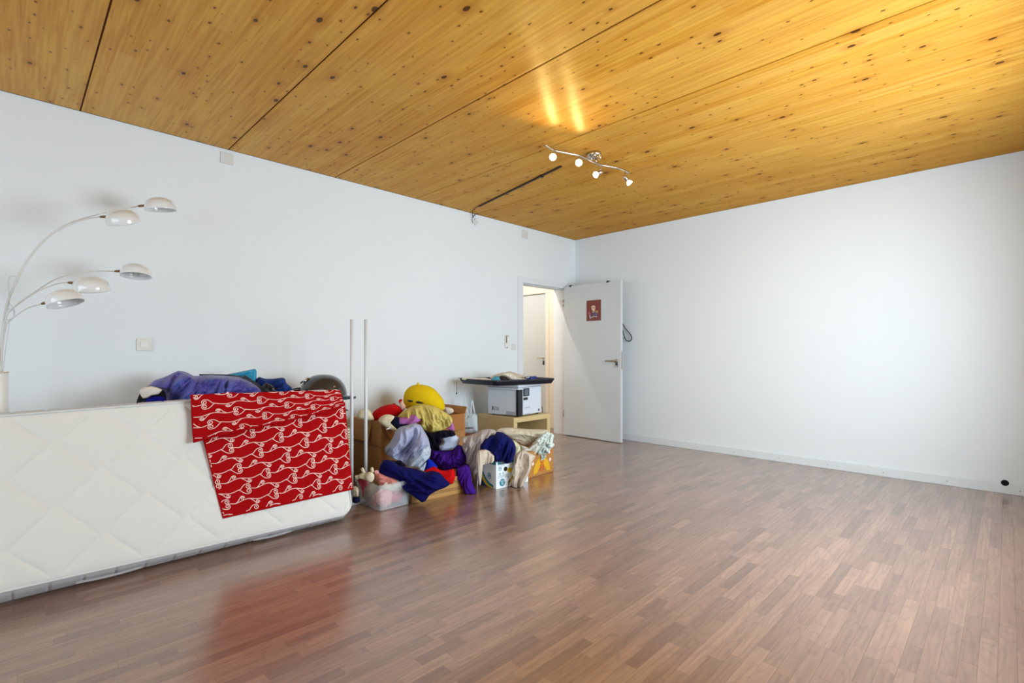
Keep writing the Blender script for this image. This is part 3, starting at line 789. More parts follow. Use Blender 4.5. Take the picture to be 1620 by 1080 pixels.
# white clothes rail of two uprights
rk = thing('clothes_rail', 'white metal rail with two slim uprights behind the mattress end', 'clothes rail', (.9, 1.8, 0))
PW = mat('powder_white', (214, 218, 224), .35, vary=.01)
for px in (556.5, 578.8):
    b0 = at(px, 700, x=.88); 
    tube('pole', [(b0.x, b0.y, .02), (b0.x, b0.y, at(px, 505, x=.88).z)], .0118, PW, rk, 14)
a0, a1 = at(556.5, 700, x=.88), at(578.8, 700, x=.88)
box('base_bar', (.865, a0.y-.05, 0), (.895, a1.y+.04, .022), PW, rk, bev=.004)
tag(lump('cloth_scrap', CD([(20, 540), (60, 530), (95, 560), (95, 640), (60, 650), (15, 640)]), 1.0, .05, FB('scrap_beige', (190, 178, 158)), fold=.006, seed=31, zmin=.003), 'beige cloth scrap on the floor between mattress and plastic bin', 'cloth')
tag(lump('dark_slipper', CD([(25, 660), (60, 650), (105, 665), (112, 715), (60, 735), (20, 720)]), .98, .03, FB('navy_felt', (20, 22, 60)), fold=.003, seed=32, zmin=.002), 'dark navy slipper on the floor left of the plastic bin', 'slipper')

# ================================================================== ARC FLOOR LAMP
lp = thing('floor_lamp', 'white five-arm arc floor lamp with small domed shades at far left', 'floor lamp', tuple(at(0, 588, x=.35).xy)+(0,))
c0 = at(-3, 588, x=.35)
lathe('base', [(0, 0), (.16, 0), (.16, .012), (.045, .03), (.045, .035), (0, .035)], WHITE, lp, Matrix.Translation((c0.x-.05, c0.y, 0)), 40)
lathe('column', [(0, .03), (.040, .03), (.040, c0.z-.006), (.037, c0.z), (0, c0.z)], WHITE, lp, Matrix.Translation((c0.x, c0.y, 0)), 32)
lathe('collar', [(.0415, c0.z-.008), (.0425, c0.z-.004), (.0415, c0.z)], mat('collar_brass', (200, 188, 165), .4), lp, Matrix.Translation((c0.x, c0.y, 0)), 32)
ARM = mat('arm_white', (214, 214, 210), .3, vary=.01); SHD = mat('shade_white', (226, 229, 230), .16, vary=.012, coat=.6)
arms = [ # pixel path, x at column -> x at shade, shade centre px, half width px, tilt(toward right, toward camera)
 ([(-1, 588), (1, 540), (8, 490), (24, 445), (45, 408), (75, 374), (112, 352), (160, 338), (219, 326)], .30, (253, 322.5), 21.3, -.07, -.12),
 ([(0, 588), (2, 540), (9, 492), (26, 446), (46, 410), (75, 377), (103, 359), (133, 347), (159, 343)], .52, (192.5, 342), 22.5, .0, -.50),
 ([(1, 588), (3, 535), (8, 505), (24, 484), (59, 459), (89, 441), (118, 432.5), (148, 428.7), (182, 429)], .36, (215.5, 427.5), 20.5, -.08, .16),
 ([(2, 588), (4, 530), (12, 497), (30, 480), (59, 461), (89, 449), (108, 447)], .50, (143.5, 448.5), 23.5, .10, -.30),
 ([(3, 588), (5, 540), (12, 510), (24, 500), (44, 487), (66, 480.5)], .62, (100, 470), 24, -.38, -.07)]
for i, (pth, xe, (sx, sy), hw, tr_, tc_) in enumerate(arms):
    n_ = len(pth); P3 = [at(a, b_, x=lerp(.35, xe, (k/(n_-1))**1.3)) for k, (a, b_) in enumerate(pth)]
    am = tube('arm', smooth_curve(P3, 44), .0030, ARM, lp, 8)
    e1 = P3[-1]; sc = at(sx, sy, d=depth(e1)); Rs = hw*depth(e1)/FPX
    dirv = (sc-e1).normalized()
    tube('joint', [e1, e1+dirv*.012, e1+dirv*.03, e1+dirv*(sc-e1).length*.42], [.0055, .0075, .0075, .006], BRASS, am, 10)
    up = Vector((0, 0, 1))+Vector((-RT[0], -RT[1], 0))*(-tr_)+Vector((-FW[0], -FW[1], 0))*(-tc_)
    hgt = Rs*.86
    pr = [(0, hgt)]+[(Rs*math.sin(a)**.9, hgt*math.cos(a)**.8) for a in [k/12*PI/2 for k in range(1, 12)]]+[(Rs, 0), (Rs*1.0, -.006), (Rs-.003, -.006)]+[((Rs-.004)*math.sin(a)**.9, (hgt-.004)*math.cos(a)**.8) for a in [k/12*PI/2 for k in range(11, 0, -1)]]+[(0, hgt-.004)]
    sh = lathe('lamp_shade', pr, SHD, lp, frame_from(sc-up.normalized()*hgt*.45, up, (RT[0], RT[1], 0)), 40)
    lathe('bulb', [(0, hgt*.85), (.010, hgt*.8), (.010, hgt*.55), (.015, hgt*.35), (.010, hgt*.18), (0, hgt*.14)], mat('bulb_glass', (220, 220, 215), .15), lp, frame_from(sc-up.normalized()*hgt*.45, up), 16)
# cable looped round the arms
cab = [at(a, b_, x=.36) for a, b_ in [(3, 560), (5, 530), (10, 505), (14, 480), (14, 462), (13, 445), (17, 437), (24, 437), (28, 441), (26, 449), (18, 458), (14, 470), (15, 480), (22, 488), (23, 497), (17, 505), (8, 504), (6, 496), (12, 489), (20, 490), (22, 500), (15, 508), (10, 503)]]
tube('cable', smooth_curve(cab, 110), .0022, mat('cable_white', (205, 210, 214), .4), lp, 6)
tube('cable', smooth_curve([at(a, b_, x=.36) for a, b_ in [(16, 505), (12, 530), (8, 560), (5, 590)]], 20), .002, mat('cable_white', (205, 210, 214), .4), lp, 6)

# ================================================================== WALL FITTINGS (left wall)
def wall_plate(name, label, cat, px, wy, wz, rot=0, m=GREYP, t=.01):
    c = at(px[0], px[1], x=0); e = thing(name, label, cat, (0, c.y, c.z))
    M = Matrix.Translation((0, c.y, c.z)) @ Matrix.Rotation(rot, 4, 'X')
    box('plate', (0, -wy/2, -wz/2), (t, wy/2, wz/2), m, e, M, bev=.002)
    return e, M
sw, M = wall_plate('light_switch', 'square white light switch on the wall right of the arc lamp', 'switch', (228, 545), .086, .086, m=mat('switch_plate', (222, 222, 216), .4))
box('rocker', (.010, -.022, -.022), (.015, .025, .022), PLAST, sw, M @ Matrix.Rotation(.05, 4, 'Y'), bev=.002)
wall_plate('junction_cover', 'square pale blank cover just under the ceiling above the arc lamp', 'cover plate', (358.5, 251), .088, .088)
jc, M = wall_plate('junction_cover', 'small pale cover plate under the ceiling left of the doorway', 'cover plate', (830, 371), .10, .095)
lathe('screw', [(0, .0115), (.004, .0115), (.004, .010)], STEEL, jc, M @ frame_from((0, 0, 0), (1, 0, 0)), 10)
jc, M = wall_plate('junction_cover', 'tilted square cover hanging by its wires at the ceiling edge', 'cover plate', (751.5, 351.5), .062, .062, rot=.72)
wy = at(751.5, 343, x=0)
tube('wire', smooth_curve([Vector((.012, wy.y-.045, wy.z-.075)), Vector((.014, wy.y-.055, wy.z-.03)), Vector((.012, wy.y-.03, wy.z+.0)), Vector((.012, wy.y-.01, wy.z+.025)), Vector((.02, wy.y-.03, H-.002))], 20), .0025, BLACK, jc, 6)
tube('wire', smooth_curve([Vector((.012, wy.y-.045, wy.z-.005)), Vector((.014, wy.y-.02, wy.z+.005)), Vector((.012, wy.y+.005, wy.z+.03))], 12), .0018, mat('wire_grey', (90, 92, 100), .5), jc, 6)
ic = thing('intercom', 'small white wall intercom left of the doorway', 'intercom', (0, 4.15, 1.2))
c = at(801.5, 541, x=0)
box('body', (0, c.y-.035, c.z-.075), (.022, c.y+.03, c.z+.085), PLAST, ic, bev=.004)
box('handset_gap', (.0225, c.y-.030, c.z-.01), (.024, c.y-.018, c.z+.078), BLACK, ic)
box('button', (.0225, c.y-.005, c.z+.065), (.026, c.y+.01, c.z+.075), mat('button_grey', (110, 112, 114), .5), ic)
box('socket', (.0225, c.y-.022, c.z-.072), (.025, c.y-.012, c.z-.055), BLACK, ic)
wall_plate('socket_plate', 'flat white socket plate between the intercom and the door frame', 'cover plate', (812.5, 549), .07, .075, t=.006)

# poster on the door leaf: seated figure with a mug
po = thing('poster', 'small brick-red poster of a pale-faced seated figure on the open door', 'poster', (.506, LY, 1.64))
PA, PB_ = (.394, 1.508), (.616, 1.770)
box('sheet', (PA[0], LY-.0015, PA[1]), (PB_[0], LY, PB_[1]), mat('poster_red', (124, 58, 50), .6, vary=.12, scale=30), po)
def flat(name, pts, m, y, parent):   # thin cut-out on the door plane
    bm = bmesh.new(); a = [bm.verts.new((p[0], y, p[1])) for p in pts]; f = bm.faces.new(a)
    r_ = bmesh.ops.extrude_face_region(bm, geom=[f]); bmesh.ops.translate(bm, vec=(0, .0006, 0), verts=[v for v in r_['geom'] if isinstance(v, bmesh.types.BMVert)])
    bmesh.ops.recalc_face_normals(bm, faces=bm.faces); return finish(bm, name, m, parent)
def pz(u, v): return (PA[0]+u*(PB_[0]-PA[0]), PA[1]+(1-v)*(PB_[1]-PA[1]))
ell = lambda cx, cy, a, b_, n=20: [pz(cx+a*math.cos(2*PI*k/n), cy+b_*math.sin(2*PI*k/n)) for k in range(n)]
F0 = LY-.0022
flat('border', [pz(0, 0), pz(1, 0), pz(1, .025), pz(0, .025)], mat('poster_dark', (92, 44, 44), .6), F0, po)
flat('border', [pz(0, .975), pz(1, .975), pz(1, 1), pz(0, 1)], mat('poster_dark', (92, 44, 44), .6), F0, po)
flat('hair', ell(.49, .31, .17, .13), mat('poster_hair', (110, 40, 40), .6), F0-.0006, po)
flat('face', [pz(.34, .30), pz(.45, .25), pz(.60, .27), pz(.64, .36), pz(.60, .48), pz(.52, .56), pz(.42, .50), pz(.36, .42)], mat('poster_skin', (222, 190, 168), .6), F0-.0012, po)
flat('eye', ell(.44, .37, .035, .015, 10), mat('poster_ink', (70, 84, 92), .6), F0-.0018, po)
flat('eye', ell(.56, .37, .035, .015, 10), mat('poster_ink', (70, 84, 92), .6), F0-.0018, po)
flat('jacket', [pz(.36, .55), pz(.5, .58), pz(.62, .55), pz(.82, .62), pz(.80, .76), pz(.55, .80), pz(.33, .80), pz(.30, .66)], mat('poster_plum', (104, 66, 92), .6), F0-.0012, po)
flat('collar', [pz(.40, .55), pz(.5, .62), pz(.60, .55), pz(.52, .58)], mat('poster_pale', (200, 196, 214), .6), F0-.0018, po)
flat('shoulder', [pz(.6, .55), pz(.74, .49), pz(.84, .56), pz(.80, .64), pz(.64, .63)], mat('poster_ochre', (168, 138, 98), .6), F0-.0018, po)
flat('mug', ell(.19, .62, .09, .06, 14), mat('poster_rose', (176, 88, 88), .6), F0-.0012, po)
flat('outline', [pz(.22, .70), pz(.27, .70), pz(.30, .84), pz(.50, .77), pz(.76, .80), pz(.76, .83), pz(.50, .81), pz(.29, .88), pz(.23, .86)], mat('poster_pale', (200, 196, 214), .6), F0-.0018, po)
flat('patch', ell(.68, .70, .10, .06, 14), mat('poster_blue', (96, 100, 130), .6), F0-.0018, po)

# hook with a black cable behind the door, on the back wall
hk = thing('cable_coil', 'looped black cable hanging from a hook behind the open door', 'cable', (.84, 5.47, 1.45))
hp = [at(a, b_, y=5.46) for a, b_ in [(975, 505), (984, 511), (989, 519), (996, 527), (999.5, 534), (997, 539), (991, 538), (987, 530), (984, 520), (978, 512)]]
tube('cable', smooth_curve(hp, 60, True), .0055, BLACK, hk, 8, True)
tube('hook', [at(980, 528, y=YB), at(984, 535, y=5.45), at(988, 534, y=5.44)], .004, STEEL, hk, 8)
tube('hook', [at(978, 505, y=YB), at(978, 507, y=5.44), at(980, 503, y=5.44)], .004, STEEL, hk, 8)

# ================================================================== CEILING SPOTLIGHT BAR
sb = thing('spotlight_bar', 'wavy brushed steel ceiling bar with four small spotlights', 'ceiling light', (1.93, 3.21, H))
STG = mat('satin_nickel', (196, 186, 172), .25, 1, .03)
lathe('canopy', [(0, -.028), (.048, -.028), (.055, -.022), (.055, 0), (0, 0)], STG, sb, Matrix.Translation((1.95, 3.20, H)), 36)
ZB = 2.59
bp_ = [(1.883, 2.699), (1.869, 2.777), (1.870, 2.834), (1.897, 2.910), (1.927, 2.985), (1.940, 3.05), (1.943, 3.121), (1.940, 3.208), (1.944, 3.287), (1.972, 3.365), (2.003, 3.447), (2.013, 3.520), (2.009, 3.603)]
tube('wavy_bar', smooth_curve([Vector((a, c_, ZB)) for a, c_ in bp_], 70), .0085, STG, sb, 12)
tube('stem', [(1.942, 3.175, ZB), (1.942, 3.175, H-.02)], .006, STG, sb, 10)
tube('stem', [(1.940, 3.235, ZB), (1.945, 3.235, H-.02)], .006, STG, sb, 10)
lathe('mounting_cone', [(0, .05), (.006, .05), (.022, -.01), (0, -.012)], mat('cone_brass', (200, 170, 120), .3, .8), sb, frame_from((1.985, 3.225, H-.035), (-.7, -.3, .5)), 20)
GLOW = mat('lamp_glow', (255, 250, 235), .3, emit=((1, .86, .50), 13)); GLOW2 = mat('lamp_glow_side', (255, 250, 240), .3, emit=((1, .95, .85), 5))
tocam = (CAM-Vector((1.9, 2.9, 2.5))).normalized()
spots = [((1.869, 2.80), (863.5, 252), tocam, 1), ((1.936, 3.02), (910, 261), tocam, 1), ((1.944, 3.295), (942, 281), Vector((-.25, -.75, -.5)), 0), ((2.012, 3.545), (995, 290), Vector((.25, .5, -.55)), 0)]
for i, (bxy, bpx, dr, on) in enumerate(spots):
    q0 = Vector((bxy[0], bxy[1], ZB)); q1 = q0-Vector((0, 0, .055))
    hd = thing_part = tube('stem', [q0, q1], .0045, STG, sb, 10)
    dr = dr.normalized()
    a0_ = q1-dr*.018; a1_ = q1+dr*.036
    cn = tube('spot_can', [a0_, a0_+dr*.004, a1_], [.012, .0155, .0155], STG, sb, 18)
    Mh = frame_from(a1_, dr)
    if on:
        lathe('spot_bulb', [(0, .020), (.018, .019), (.025, .010), (.014, 0), (0, 0)], GLOW, cn, Mh, 24)
    else:
        lathe('spot_bulb', [(0, .030), (.021, .030), (.025, .022), (.014, 0), (0, 0)], GLOW2, cn, Mh, 24)
    l = bpy.data.lights.new('spot_light', 'SPOT'); l.energy = 26 if on else 8; l.color = (1, .74, .30); l.spot_size = math.radians(125 if on else 100); l.spot_blend = 1; l.shadow_soft_size = .02
    lo_ = bpy.data.objects.new('spot_light', l); C.objects.link(lo_); lo_.matrix_world = frame_from(a1_+dr*.036, -dr)
cc = thing('ceiling_cable', 'black cable strip running along the ceiling from spotlights towards the left wall', 'cable', (.9, 3.35, H))
pA, pB = at(757.5, 326.5, z=H-.006), at(888, 263, z=H-.006)
dv = (pB-pA).normalized(); nv = Vector((-dv.y, dv.x, 0))
bm = bmesh.new(); add_box(bm, (0, -.011, -.006), ((pB-pA).length, .011, .006), frame_from(pA, (0, 0, 1), dv), .003)
finish(bm, 'cable_strip', mat('strip_brown', (42, 16, 6), .6), cc)
tube('cable_end', smooth_curve([pA, pA+Vector((-.05, .0, -.004)), Vector((.05, 3.58, H-.008)), Vector((.015, 3.63, H-.05))], 20), .0035, mat('wire_brown', (70, 40, 26), .5), cc, 6)
pM = pA.lerp(pB, .80); box('clip', (-.012, -.016, -.012), (.012, .016, .006), BLACK, cc, frame_from(pM, (0, 0, 1), dv))

# ================================================================== CLUTTER RIGHT OF THE MATTRESS
# large open cardboard box
bx = thing('cardboard_box', 'large tall open brown cardboard box full of plush toys behind the laundry', 'cardboard box', (.42, 2.5, 0))
X0, X1, Y0, Y1, Z1 = .15, .65, 2.10, 2.98, .535
boxes('walls', [((X0, Y0, 0), (X1, Y0+.006, Z1)), ((X0, Y1-.006, 0), (X1, Y1, Z1)), ((X0, Y0+.006, 0), (X0+.006, Y1-.006, Z1)), ((X1-.006, Y0+.006, 0), (X1, Y1-.006, Z1)), ((X0+.006, Y0+.006, 0), (X1-.006, Y1-.006, .006))], CARD, bx, bev=.001)
def quadslab(name, P, th, m, parent):
    bm = bmesh.new(); n_ = (P[1]-P[0]).cross(P[2]-P[0]).normalized()*th
    a = [bm.verts.new(p) for p in P]; c_ = [bm.verts.new(p+n_) for p in P]
    bm.faces.new(a); bm.faces.new(c_[::-1])
    for k in range(4): bm.faces.new((a[k], c_[k], c_[(k+1) % 4], a[(k+1) % 4]))
    bmesh.ops.recalc_face_normals(bm, faces=bm.faces); return finish(bm, name, m, parent)
V = Vector
quadslab('flap', [V((X0+.02, Y1, Z1-.01)), V((X1, Y1, Z1-.01)), V((X1-.01, Y1+.03, Z1+.06)), V((X0+.04, Y1+.03, Z1+.06))], .005, CARD, bx)
quadslab('flap', [V((X0, Y0+.02, Z1-.01)), V((X0-.06, Y0+.04, Z1-.15)), V((X0-.06, Y1-.04, Z1-.15)), V((X0, Y1-.02, Z1-.01))], .005, CARD, bx)
quadslab('flap', [V((X1, Y0+.01, Z1)), V((X1+.10, Y0+.03, Z1-.13)), V((X1+.10, Y1-.1, Z1-.13)), V((X1, Y1-.02, Z1))], .005, CARDD, bx)
quadslab('flap', [V((X0+.02, Y0-.001, Z1)), V((X0+.36, Y0-.001, Z1)), V((X0+.34, Y0-.03, Z1-.17)), V((X0+.03, Y0-.03, Z1-.17))], .005, CARD, bx)
box('tape', (X0+.0, Y0-.0015, .33), (X1, Y0, .345), mat('tape_brown', (138, 92, 48), .4), bx)

# plush toys in the box
YEL = FB('yellow_plush', (222, 190, 14)); PINK = FB('pink_plush', (232, 190, 172)); CRM = FB('cream_plush', (228, 220, 190)); PUR = FB('orchid_knit', (184, 112, 182)); NAV = FB('navy_knit', (14, 16, 48))
pd = thing('plush_doll', 'big yellow-headed plush with sleepy dark eyes and purple sleeves in the box', 'plush toy', (.45, 2.5, .45))
hdp = CB([(795, 240), (810, 170), (860, 105), (930, 72), (1020, 65), (1120, 85), (1200, 130), (1270, 210), (1310, 270), (1325, 340), (1300, 400), (1150, 420), (950, 420), (830, 370), (800, 300)])
hd = lump('head', hdp, .50, .13, YEL, pd, back=.9, fold=.002, creases=0, power=2.4)
lump('tuft', CB([(970, 45), (985, 35), (1000, 55), (1005, 80), (985, 90), (972, 70)]), .50, .012, YEL, hd, fold=0)
lump('eyelid', CB([(842, 262), (870, 262), (915, 268), (912, 290), (880, 292), (855, 282)]), .615, .010, BLACK, hd, fold=0, N=30, R_=6)
lump('eyelid', CB([(955, 282), (990, 278), (1040, 292), (1070, 304), (1030, 312), (980, 308), (956, 298)]), .635, .010, BLACK, hd, fold=0, N=30, R_=6)
lump('ear', CB([(780, 275), (800, 300), (825, 350), (810, 390), (775, 395), (755, 350), (750, 300)]), .55, .03, PINK, pd, fold=.002, creases=0, N=40, R_=8)
lump('ear', CB([(1255, 320), (1290, 300), (1320, 310), (1330, 370), (1300, 395), (1260, 370)]), .60, .03, PINK, pd, fold=.002, creases=0, N=40, R_=8)
lump('sleeve', CB([(660, 545), (720, 500), (800, 480), (900, 450), (985, 425), (1020, 460), (1020, 520), (960, 560), (860, 590), (760, 620), (690, 610)]), .70, .06, PUR, pd, fold=.006, seed=12)
lump('cuff', CB([(630, 545), (660, 490), (710, 475), (740, 490), (690, 520), (665, 550), (720, 595), (800, 600), (870, 575), (930, 570), (850, 605), (740, 635), (680, 610)]), .705, .045, NAV, pd, fold=.003, seed=13, N=70)
lump('hand', CB([(475, 520), (510, 475), (560, 452), (620, 450), (680, 475), (650, 520), (630, 560), (670, 600), (710, 640), (690, 660), (620, 640), (550, 600), (500, 560)]), .70, .055, CRM, pd, fold=.003, seed=14, creases=.3)
ribbon('drawstring', [at(*CB([(p, q_)])[0], x=.78) for p, q_ in ((575, 638), (605, 630), (630, 612))], .008, .006, mat('cord_white', (224, 220, 214), .7), pd)
lump('sleeve', CB([(1300, 660), (1380, 600), (1420, 545), (1440, 580), (1450, 650), (1420, 660), (1360, 640)]), .74, .03, PUR, pd, fold=.003, seed=15)
lump('waistband', CB([(1030, 640), (1100, 670), (1180, 690), (1260, 670), (1340, 650), (1400, 665), (1455, 700), (1440, 712), (1370, 690), (1270, 700), (1150, 720), (1080, 700)]), .76, .03, NAV, pd, fold=.003, seed=16)
rp = thing('plush_toy', 'red-hooded plush with cream body slumped in the box left of the yellow one', 'plush toy', (.4, 2.3, .45))
hd = lump('hood', CB([(398, 440), (440, 390), (520, 345), (600, 322), (680, 318), (740, 340), (790, 390), (770, 430), (720, 465), (620, 470), (520, 500), (415, 520)]), .44, .08, FB('red_plush', (196, 10, 14)), rp, back=.9, fold=.003, creases=0)
lump('nub', CB([(655, 325), (660, 308), (690, 306), (698, 325), (680, 335)]), .44, .012, FB('red_plush', (196, 10, 14)), hd, fold=0, N=30, R_=6)
lump('body', CB([(200, 440), (230, 395), (290, 380), (350, 390), (385, 430), (415, 520), (300, 520), (220, 495), (198, 470)]), .46, .07, CRM, rp, back=.9, fold=.002, creases=0)
wp = lump('plush_toy', CB([(1320, 370), (1360, 355), (1420, 372), (1440, 410), (1400, 440), (1340, 440)]), .50, .05, FB('white_plush', (226, 218, 208)), fold=.002, creases=0, seed=17)
tag(wp, 'cream plush tip showing behind the yellow plush by the box flap', 'plush toy')
rb = lump('red_bow', CB([(735, 270), (755, 252), (780, 258), (775, 300), (760, 325), (740, 300)]), .44, .02, FB('red_plush', (196, 10, 14)), fold=.003, seed=18, N=36, R_=8)
tag(rb, 'small red toy ribbon beside the yellow plush head', 'ribbon')

# garments piled over the boxes
YC = FB('mustard_cotton', (204, 186, 106)); SIL = FB('lilac_silver_satin', (168, 174, 204), rough=.42); LAV = FB('pale_blue_cotton', (196, 208, 232)); VIO = FB('violet_cotton', (62, 20, 128)); NVY = FB('navy_cotton', (12, 12, 82)); BLU = FB('royal_blue', (10, 40, 180)); RDC = FB('red_cotton', (204, 12, 14))
def cloth(name, label, cat, *a, **k): return tag(lump(name, *a, **k), label, cat)
cloth('yellow_top', 'crumpled mustard yellow top draped below the yellow plush head', 'clothing', CB([(730, 470), (770, 425), (850, 370), (930, 335), (1010, 320), (1100, 325), (1200, 345), (1300, 400), (1380, 450), (1420, 500), (1425, 545), (1390, 600), (1300, 645), (1190, 685), (1110, 665), (1040, 640), (1015, 590), (1030, 530), (1000, 460), (960, 425), (850, 460), (770, 475)]), .76, .075, YC, fold=.02, ang=1.9, freq=14, seed=20, N=170, R_=42)
cloth('satin_jacket', 'silvery lilac satin jacket spread over the middle of the laundry heap', 'clothing', CC([(85, 610), (140, 550), (190, 470), (230, 380), (290, 320), (400, 290), (500, 260), (590, 290), (640, 370), (700, 480), (730, 620), (720, 740), (640, 820), (550, 900), (460, 890), (370, 870), (280, 800), (200, 770), (130, 720), (90, 690)]), 0.90, .055, SIL, fold=.034, ang=1.15, freq=10, seed=21, N=170, R_=42)
cloth('satin_sleeve', 'pale grey satin sleeve falling at the right of the lilac jacket', 'clothing', CC([(500, 640), (600, 600), (700, 570), (735, 640), (720, 740), (640, 820), (560, 900), (480, 890), (400, 880), (440, 770)]), .99, .06, FB('pale_satin', (184, 198, 214), rough=.45), fold=.014, ang=.95, freq=13, seed=22)
cloth('navy_scarf', 'black-navy scarf knotted in the centre of the laundry heap', 'clothing', CC([(600, 350), (660, 370), (760, 400), (850, 370), (950, 360), (1060, 380), (1085, 430), (980, 405), (870, 420), (895, 520), (860, 570), (830, 600), (860, 650), (780, 650), (700, 600), (700, 530), (680, 460)]), .93, .045, FB('ink_cotton', (10, 10, 30)), fold=.010, ang=2, freq=14, seed=23, N=140)
cloth('cap', 'pale blue cotton cap on the right of the laundry heap', 'clothing', CC([(820, 590), (870, 570), (895, 510), (870, 430), (920, 405), (1000, 410), (1090, 430), (1145, 490), (1130, 560), (1070, 615), (960, 645), (870, 650)]), .90, .07, LAV, fold=.008, ang=.4, freq=10, seed=24)
cloth('violet_dress', 'deep violet garment hanging under the pale blue cap', 'clothing', CC([(735, 640), (800, 640), (900, 655), (1040, 640), (1130, 570), (1190, 600), (1240, 700), (1240, 790), (1200, 850), (1290, 870), (1180, 900), (1060, 900), (960, 930), (900, 945), (840, 890), (740, 790), (715, 720)]), .93, .11, VIO, fold=.020, ang=1.1, freq=10, seed=25, N=170, R_=42)
cloth('violet_trouser_leg', 'deep violet trouser leg reaching down to the floor right of the low box', 'clothing', CD([(1290, 320), (1400, 270), (1450, 300), (1470, 380), (1480, 480), (1535, 610), (1520, 645), (1460, 640), (1410, 640), (1370, 580), (1330, 500), (1290, 420)]), 1.21, .04, VIO, fold=.012, ang=1.7, freq=12, seed=26, zmin=.003, back=.6)
cloth('royal_blue_cloth', 'royal blue cloth wedge between the satin sleeve and violet garment', 'clothing', CC([(700, 760), (760, 800), (830, 880), (760, 900), (690, 920), (630, 945), (650, 880), (670, 800)]), .97, .05, BLU, fold=.006, seed=27)
cloth('white_hem', 'white garment hem hanging below the satin sleeve', 'clothing', CC([(560, 905), (620, 850), (668, 815), (660, 870), (630, 950), (580, 930)]), 1.0, .03, LAV, fold=.004, seed=28, N=40, R_=8)
cloth('red_cloth', 'bright red cloth hanging over the edge of the low box', 'clothing', CD([(900, 345), (960, 310), (1020, 290), (1080, 330), (1160, 340), (1250, 320), (1275, 380), (1270, 440), (1245, 500), (1200, 500), (1150, 450), (1100, 390), (1030, 340), (950, 350)]), 1.12, .04, RDC, fold=.008, seed=29, N=140)
cloth('dark_cloth', 'black cloth showing under the lower edge of the satin jacket', 'clothing', CC([(180, 790), (240, 800), (300, 790), (370, 850), (370, 900), (290, 890), (200, 850)]), .98, .04, FB('ink_cotton', (10, 10, 30)), fold=.006, seed=33)
cloth('navy_trousers', 'navy blue trousers slung across the bin and the low box', 'clothing', CD([(350, 300), (400, 215), (480, 215), (560, 270), (680, 300), (800, 320), (930, 370), (1010, 345), (1090, 370), (1160, 450), (1210, 500), (1150, 540), (1030, 590), (960, 640), (920, 700), (870, 722), (820, 690), (740, 630), (650, 570), (580, 470), (540, 420), (440, 400), (350, 370)]), 1.17, .075, NVY, fold=.020, ang=-.5, freq=10, seed=30, N=170, R_=42, back=.9)

# low printed cardboard box
lb = thing('cardboard_box', 'low cardboard box with printed key rows under the navy trousers', 'cardboard box', (.93, 2.3, 0))
M = Matrix.Translation((1.145, 2.07, 0)) @ Matrix.Rotation(math.radians(-5), 4, 'Z')
boxes('walls', [((-.40, 0, 0), (0, .005, .135)), ((-.40, .47, 0), (0, .475, .135)), ((-.005, .005, 0), (0, .47, .135)), ((-.40, .005, 0), (-.395, .47, .135)), ((-.395, .005, 0), (-.005, .47, .005)), ((-.395, .005, .128), (-.005, .47, .133))], mat('cardboard_tan', (186, 142, 82), .8, vary=.05, scale=9), lb, M, bev=.001)
bm = bmesh.new(); PR_ = mat('print_brown', (92, 66, 40), .8)
for zz in (.03, .085):
    for k in range(12):
        y0 = .12+k*.027; z0, z1, t_ = zz, zz+.022, .0022
        for lo, hi in (((0, y0, z0), (.0012, y0+.019, z0+t_)), ((0, y0, z1-t_), (.0012, y0+.019, z1)), ((0, y0, z0), (.0012, y0+t_, z1)), ((0, y0+.019-t_, z0), (.0012, y0+.019, z1)), ((0, y0+.007, z0+.007), (.0012, y0+.012, z0+.014))):
            add_box(bm, lo, hi, M)
o = finish(bm, 'printed_keys', PR_, lb); o['kind'] = 'stuff'

# translucent storage bin with pink things
bn = thing('storage_bin', 'clear frosted plastic storage bin filled with pink clothes beside the mattress', 'storage bin', (1.0, 1.9, 0))
FR = bpy.data.materials.new('frosted_plastic'); FR.use_nodes = True
_nt = FR.node_tree; _b = _nt.nodes['Principled BSDF']; _b.inputs['Base Color'].default_value = (.80, .84, .88, 1); _b.inputs['Roughness'].default_value = .28
_tc = _nt.nodes.new('ShaderNodeNewGeometry'); _n = _nt.nodes.new('ShaderNodeTexNoise'); _n.inputs['Scale'].default_value = 9; _nt.links.new(_tc.outputs['Position'], _n.inputs['Vector'])
_mr = _nt.nodes.new('ShaderNodeMapRange'); _mr.inputs[3].default_value = .14; _mr.inputs[4].default_value = .36; _nt.links.new(_n.outputs['Fac'], _mr.inputs[0]); _nt.links.new(_mr.outputs[0], _b.inputs['Alpha'])
MATS['frosted_plastic'] = FR
bx0, bx1, by0, by1, bh = .84, 1.165, 1.785, 2.05, .185
bm = bmesh.new()
def ring_(z, e, r_=.02):
    pts = []
    for cx_, cy_, a0 in ((bx1+e-r_, by1+e-r_, 0), (bx0-e+r_, by1+e-r_, 90), (bx0-e+r_, by0-e+r_, 180), (bx1+e-r_, by0-e+r_, 270)):
        for k in range(5): a = math.radians(a0+22.5*k); pts.append((cx_+r_*math.cos(a), cy_+r_*math.sin(a), z))
    return pts
rg = [ring_(.002, -.012), ring_(bh-.03, .004), ring_(bh-.03, .010), ring_(bh, .014), ring_(bh, .002), ring_(bh-.004, 0), ring_(.006, -.016)]
vv = [[bm.verts.new(p) for p in r_] for r_ in rg]
for A, B in zip(vv, vv[1:]):
    for k in range(20): bm.faces.new((A[k], A[(k+1) % 20], B[(k+1) % 20], B[k]))
bm.faces.new(vv[0][::-1]); bm.faces.new(vv[-1])
bmesh.ops.recalc_face_normals(bm, faces=bm.faces); finish(bm, 'tub', FR, bn)
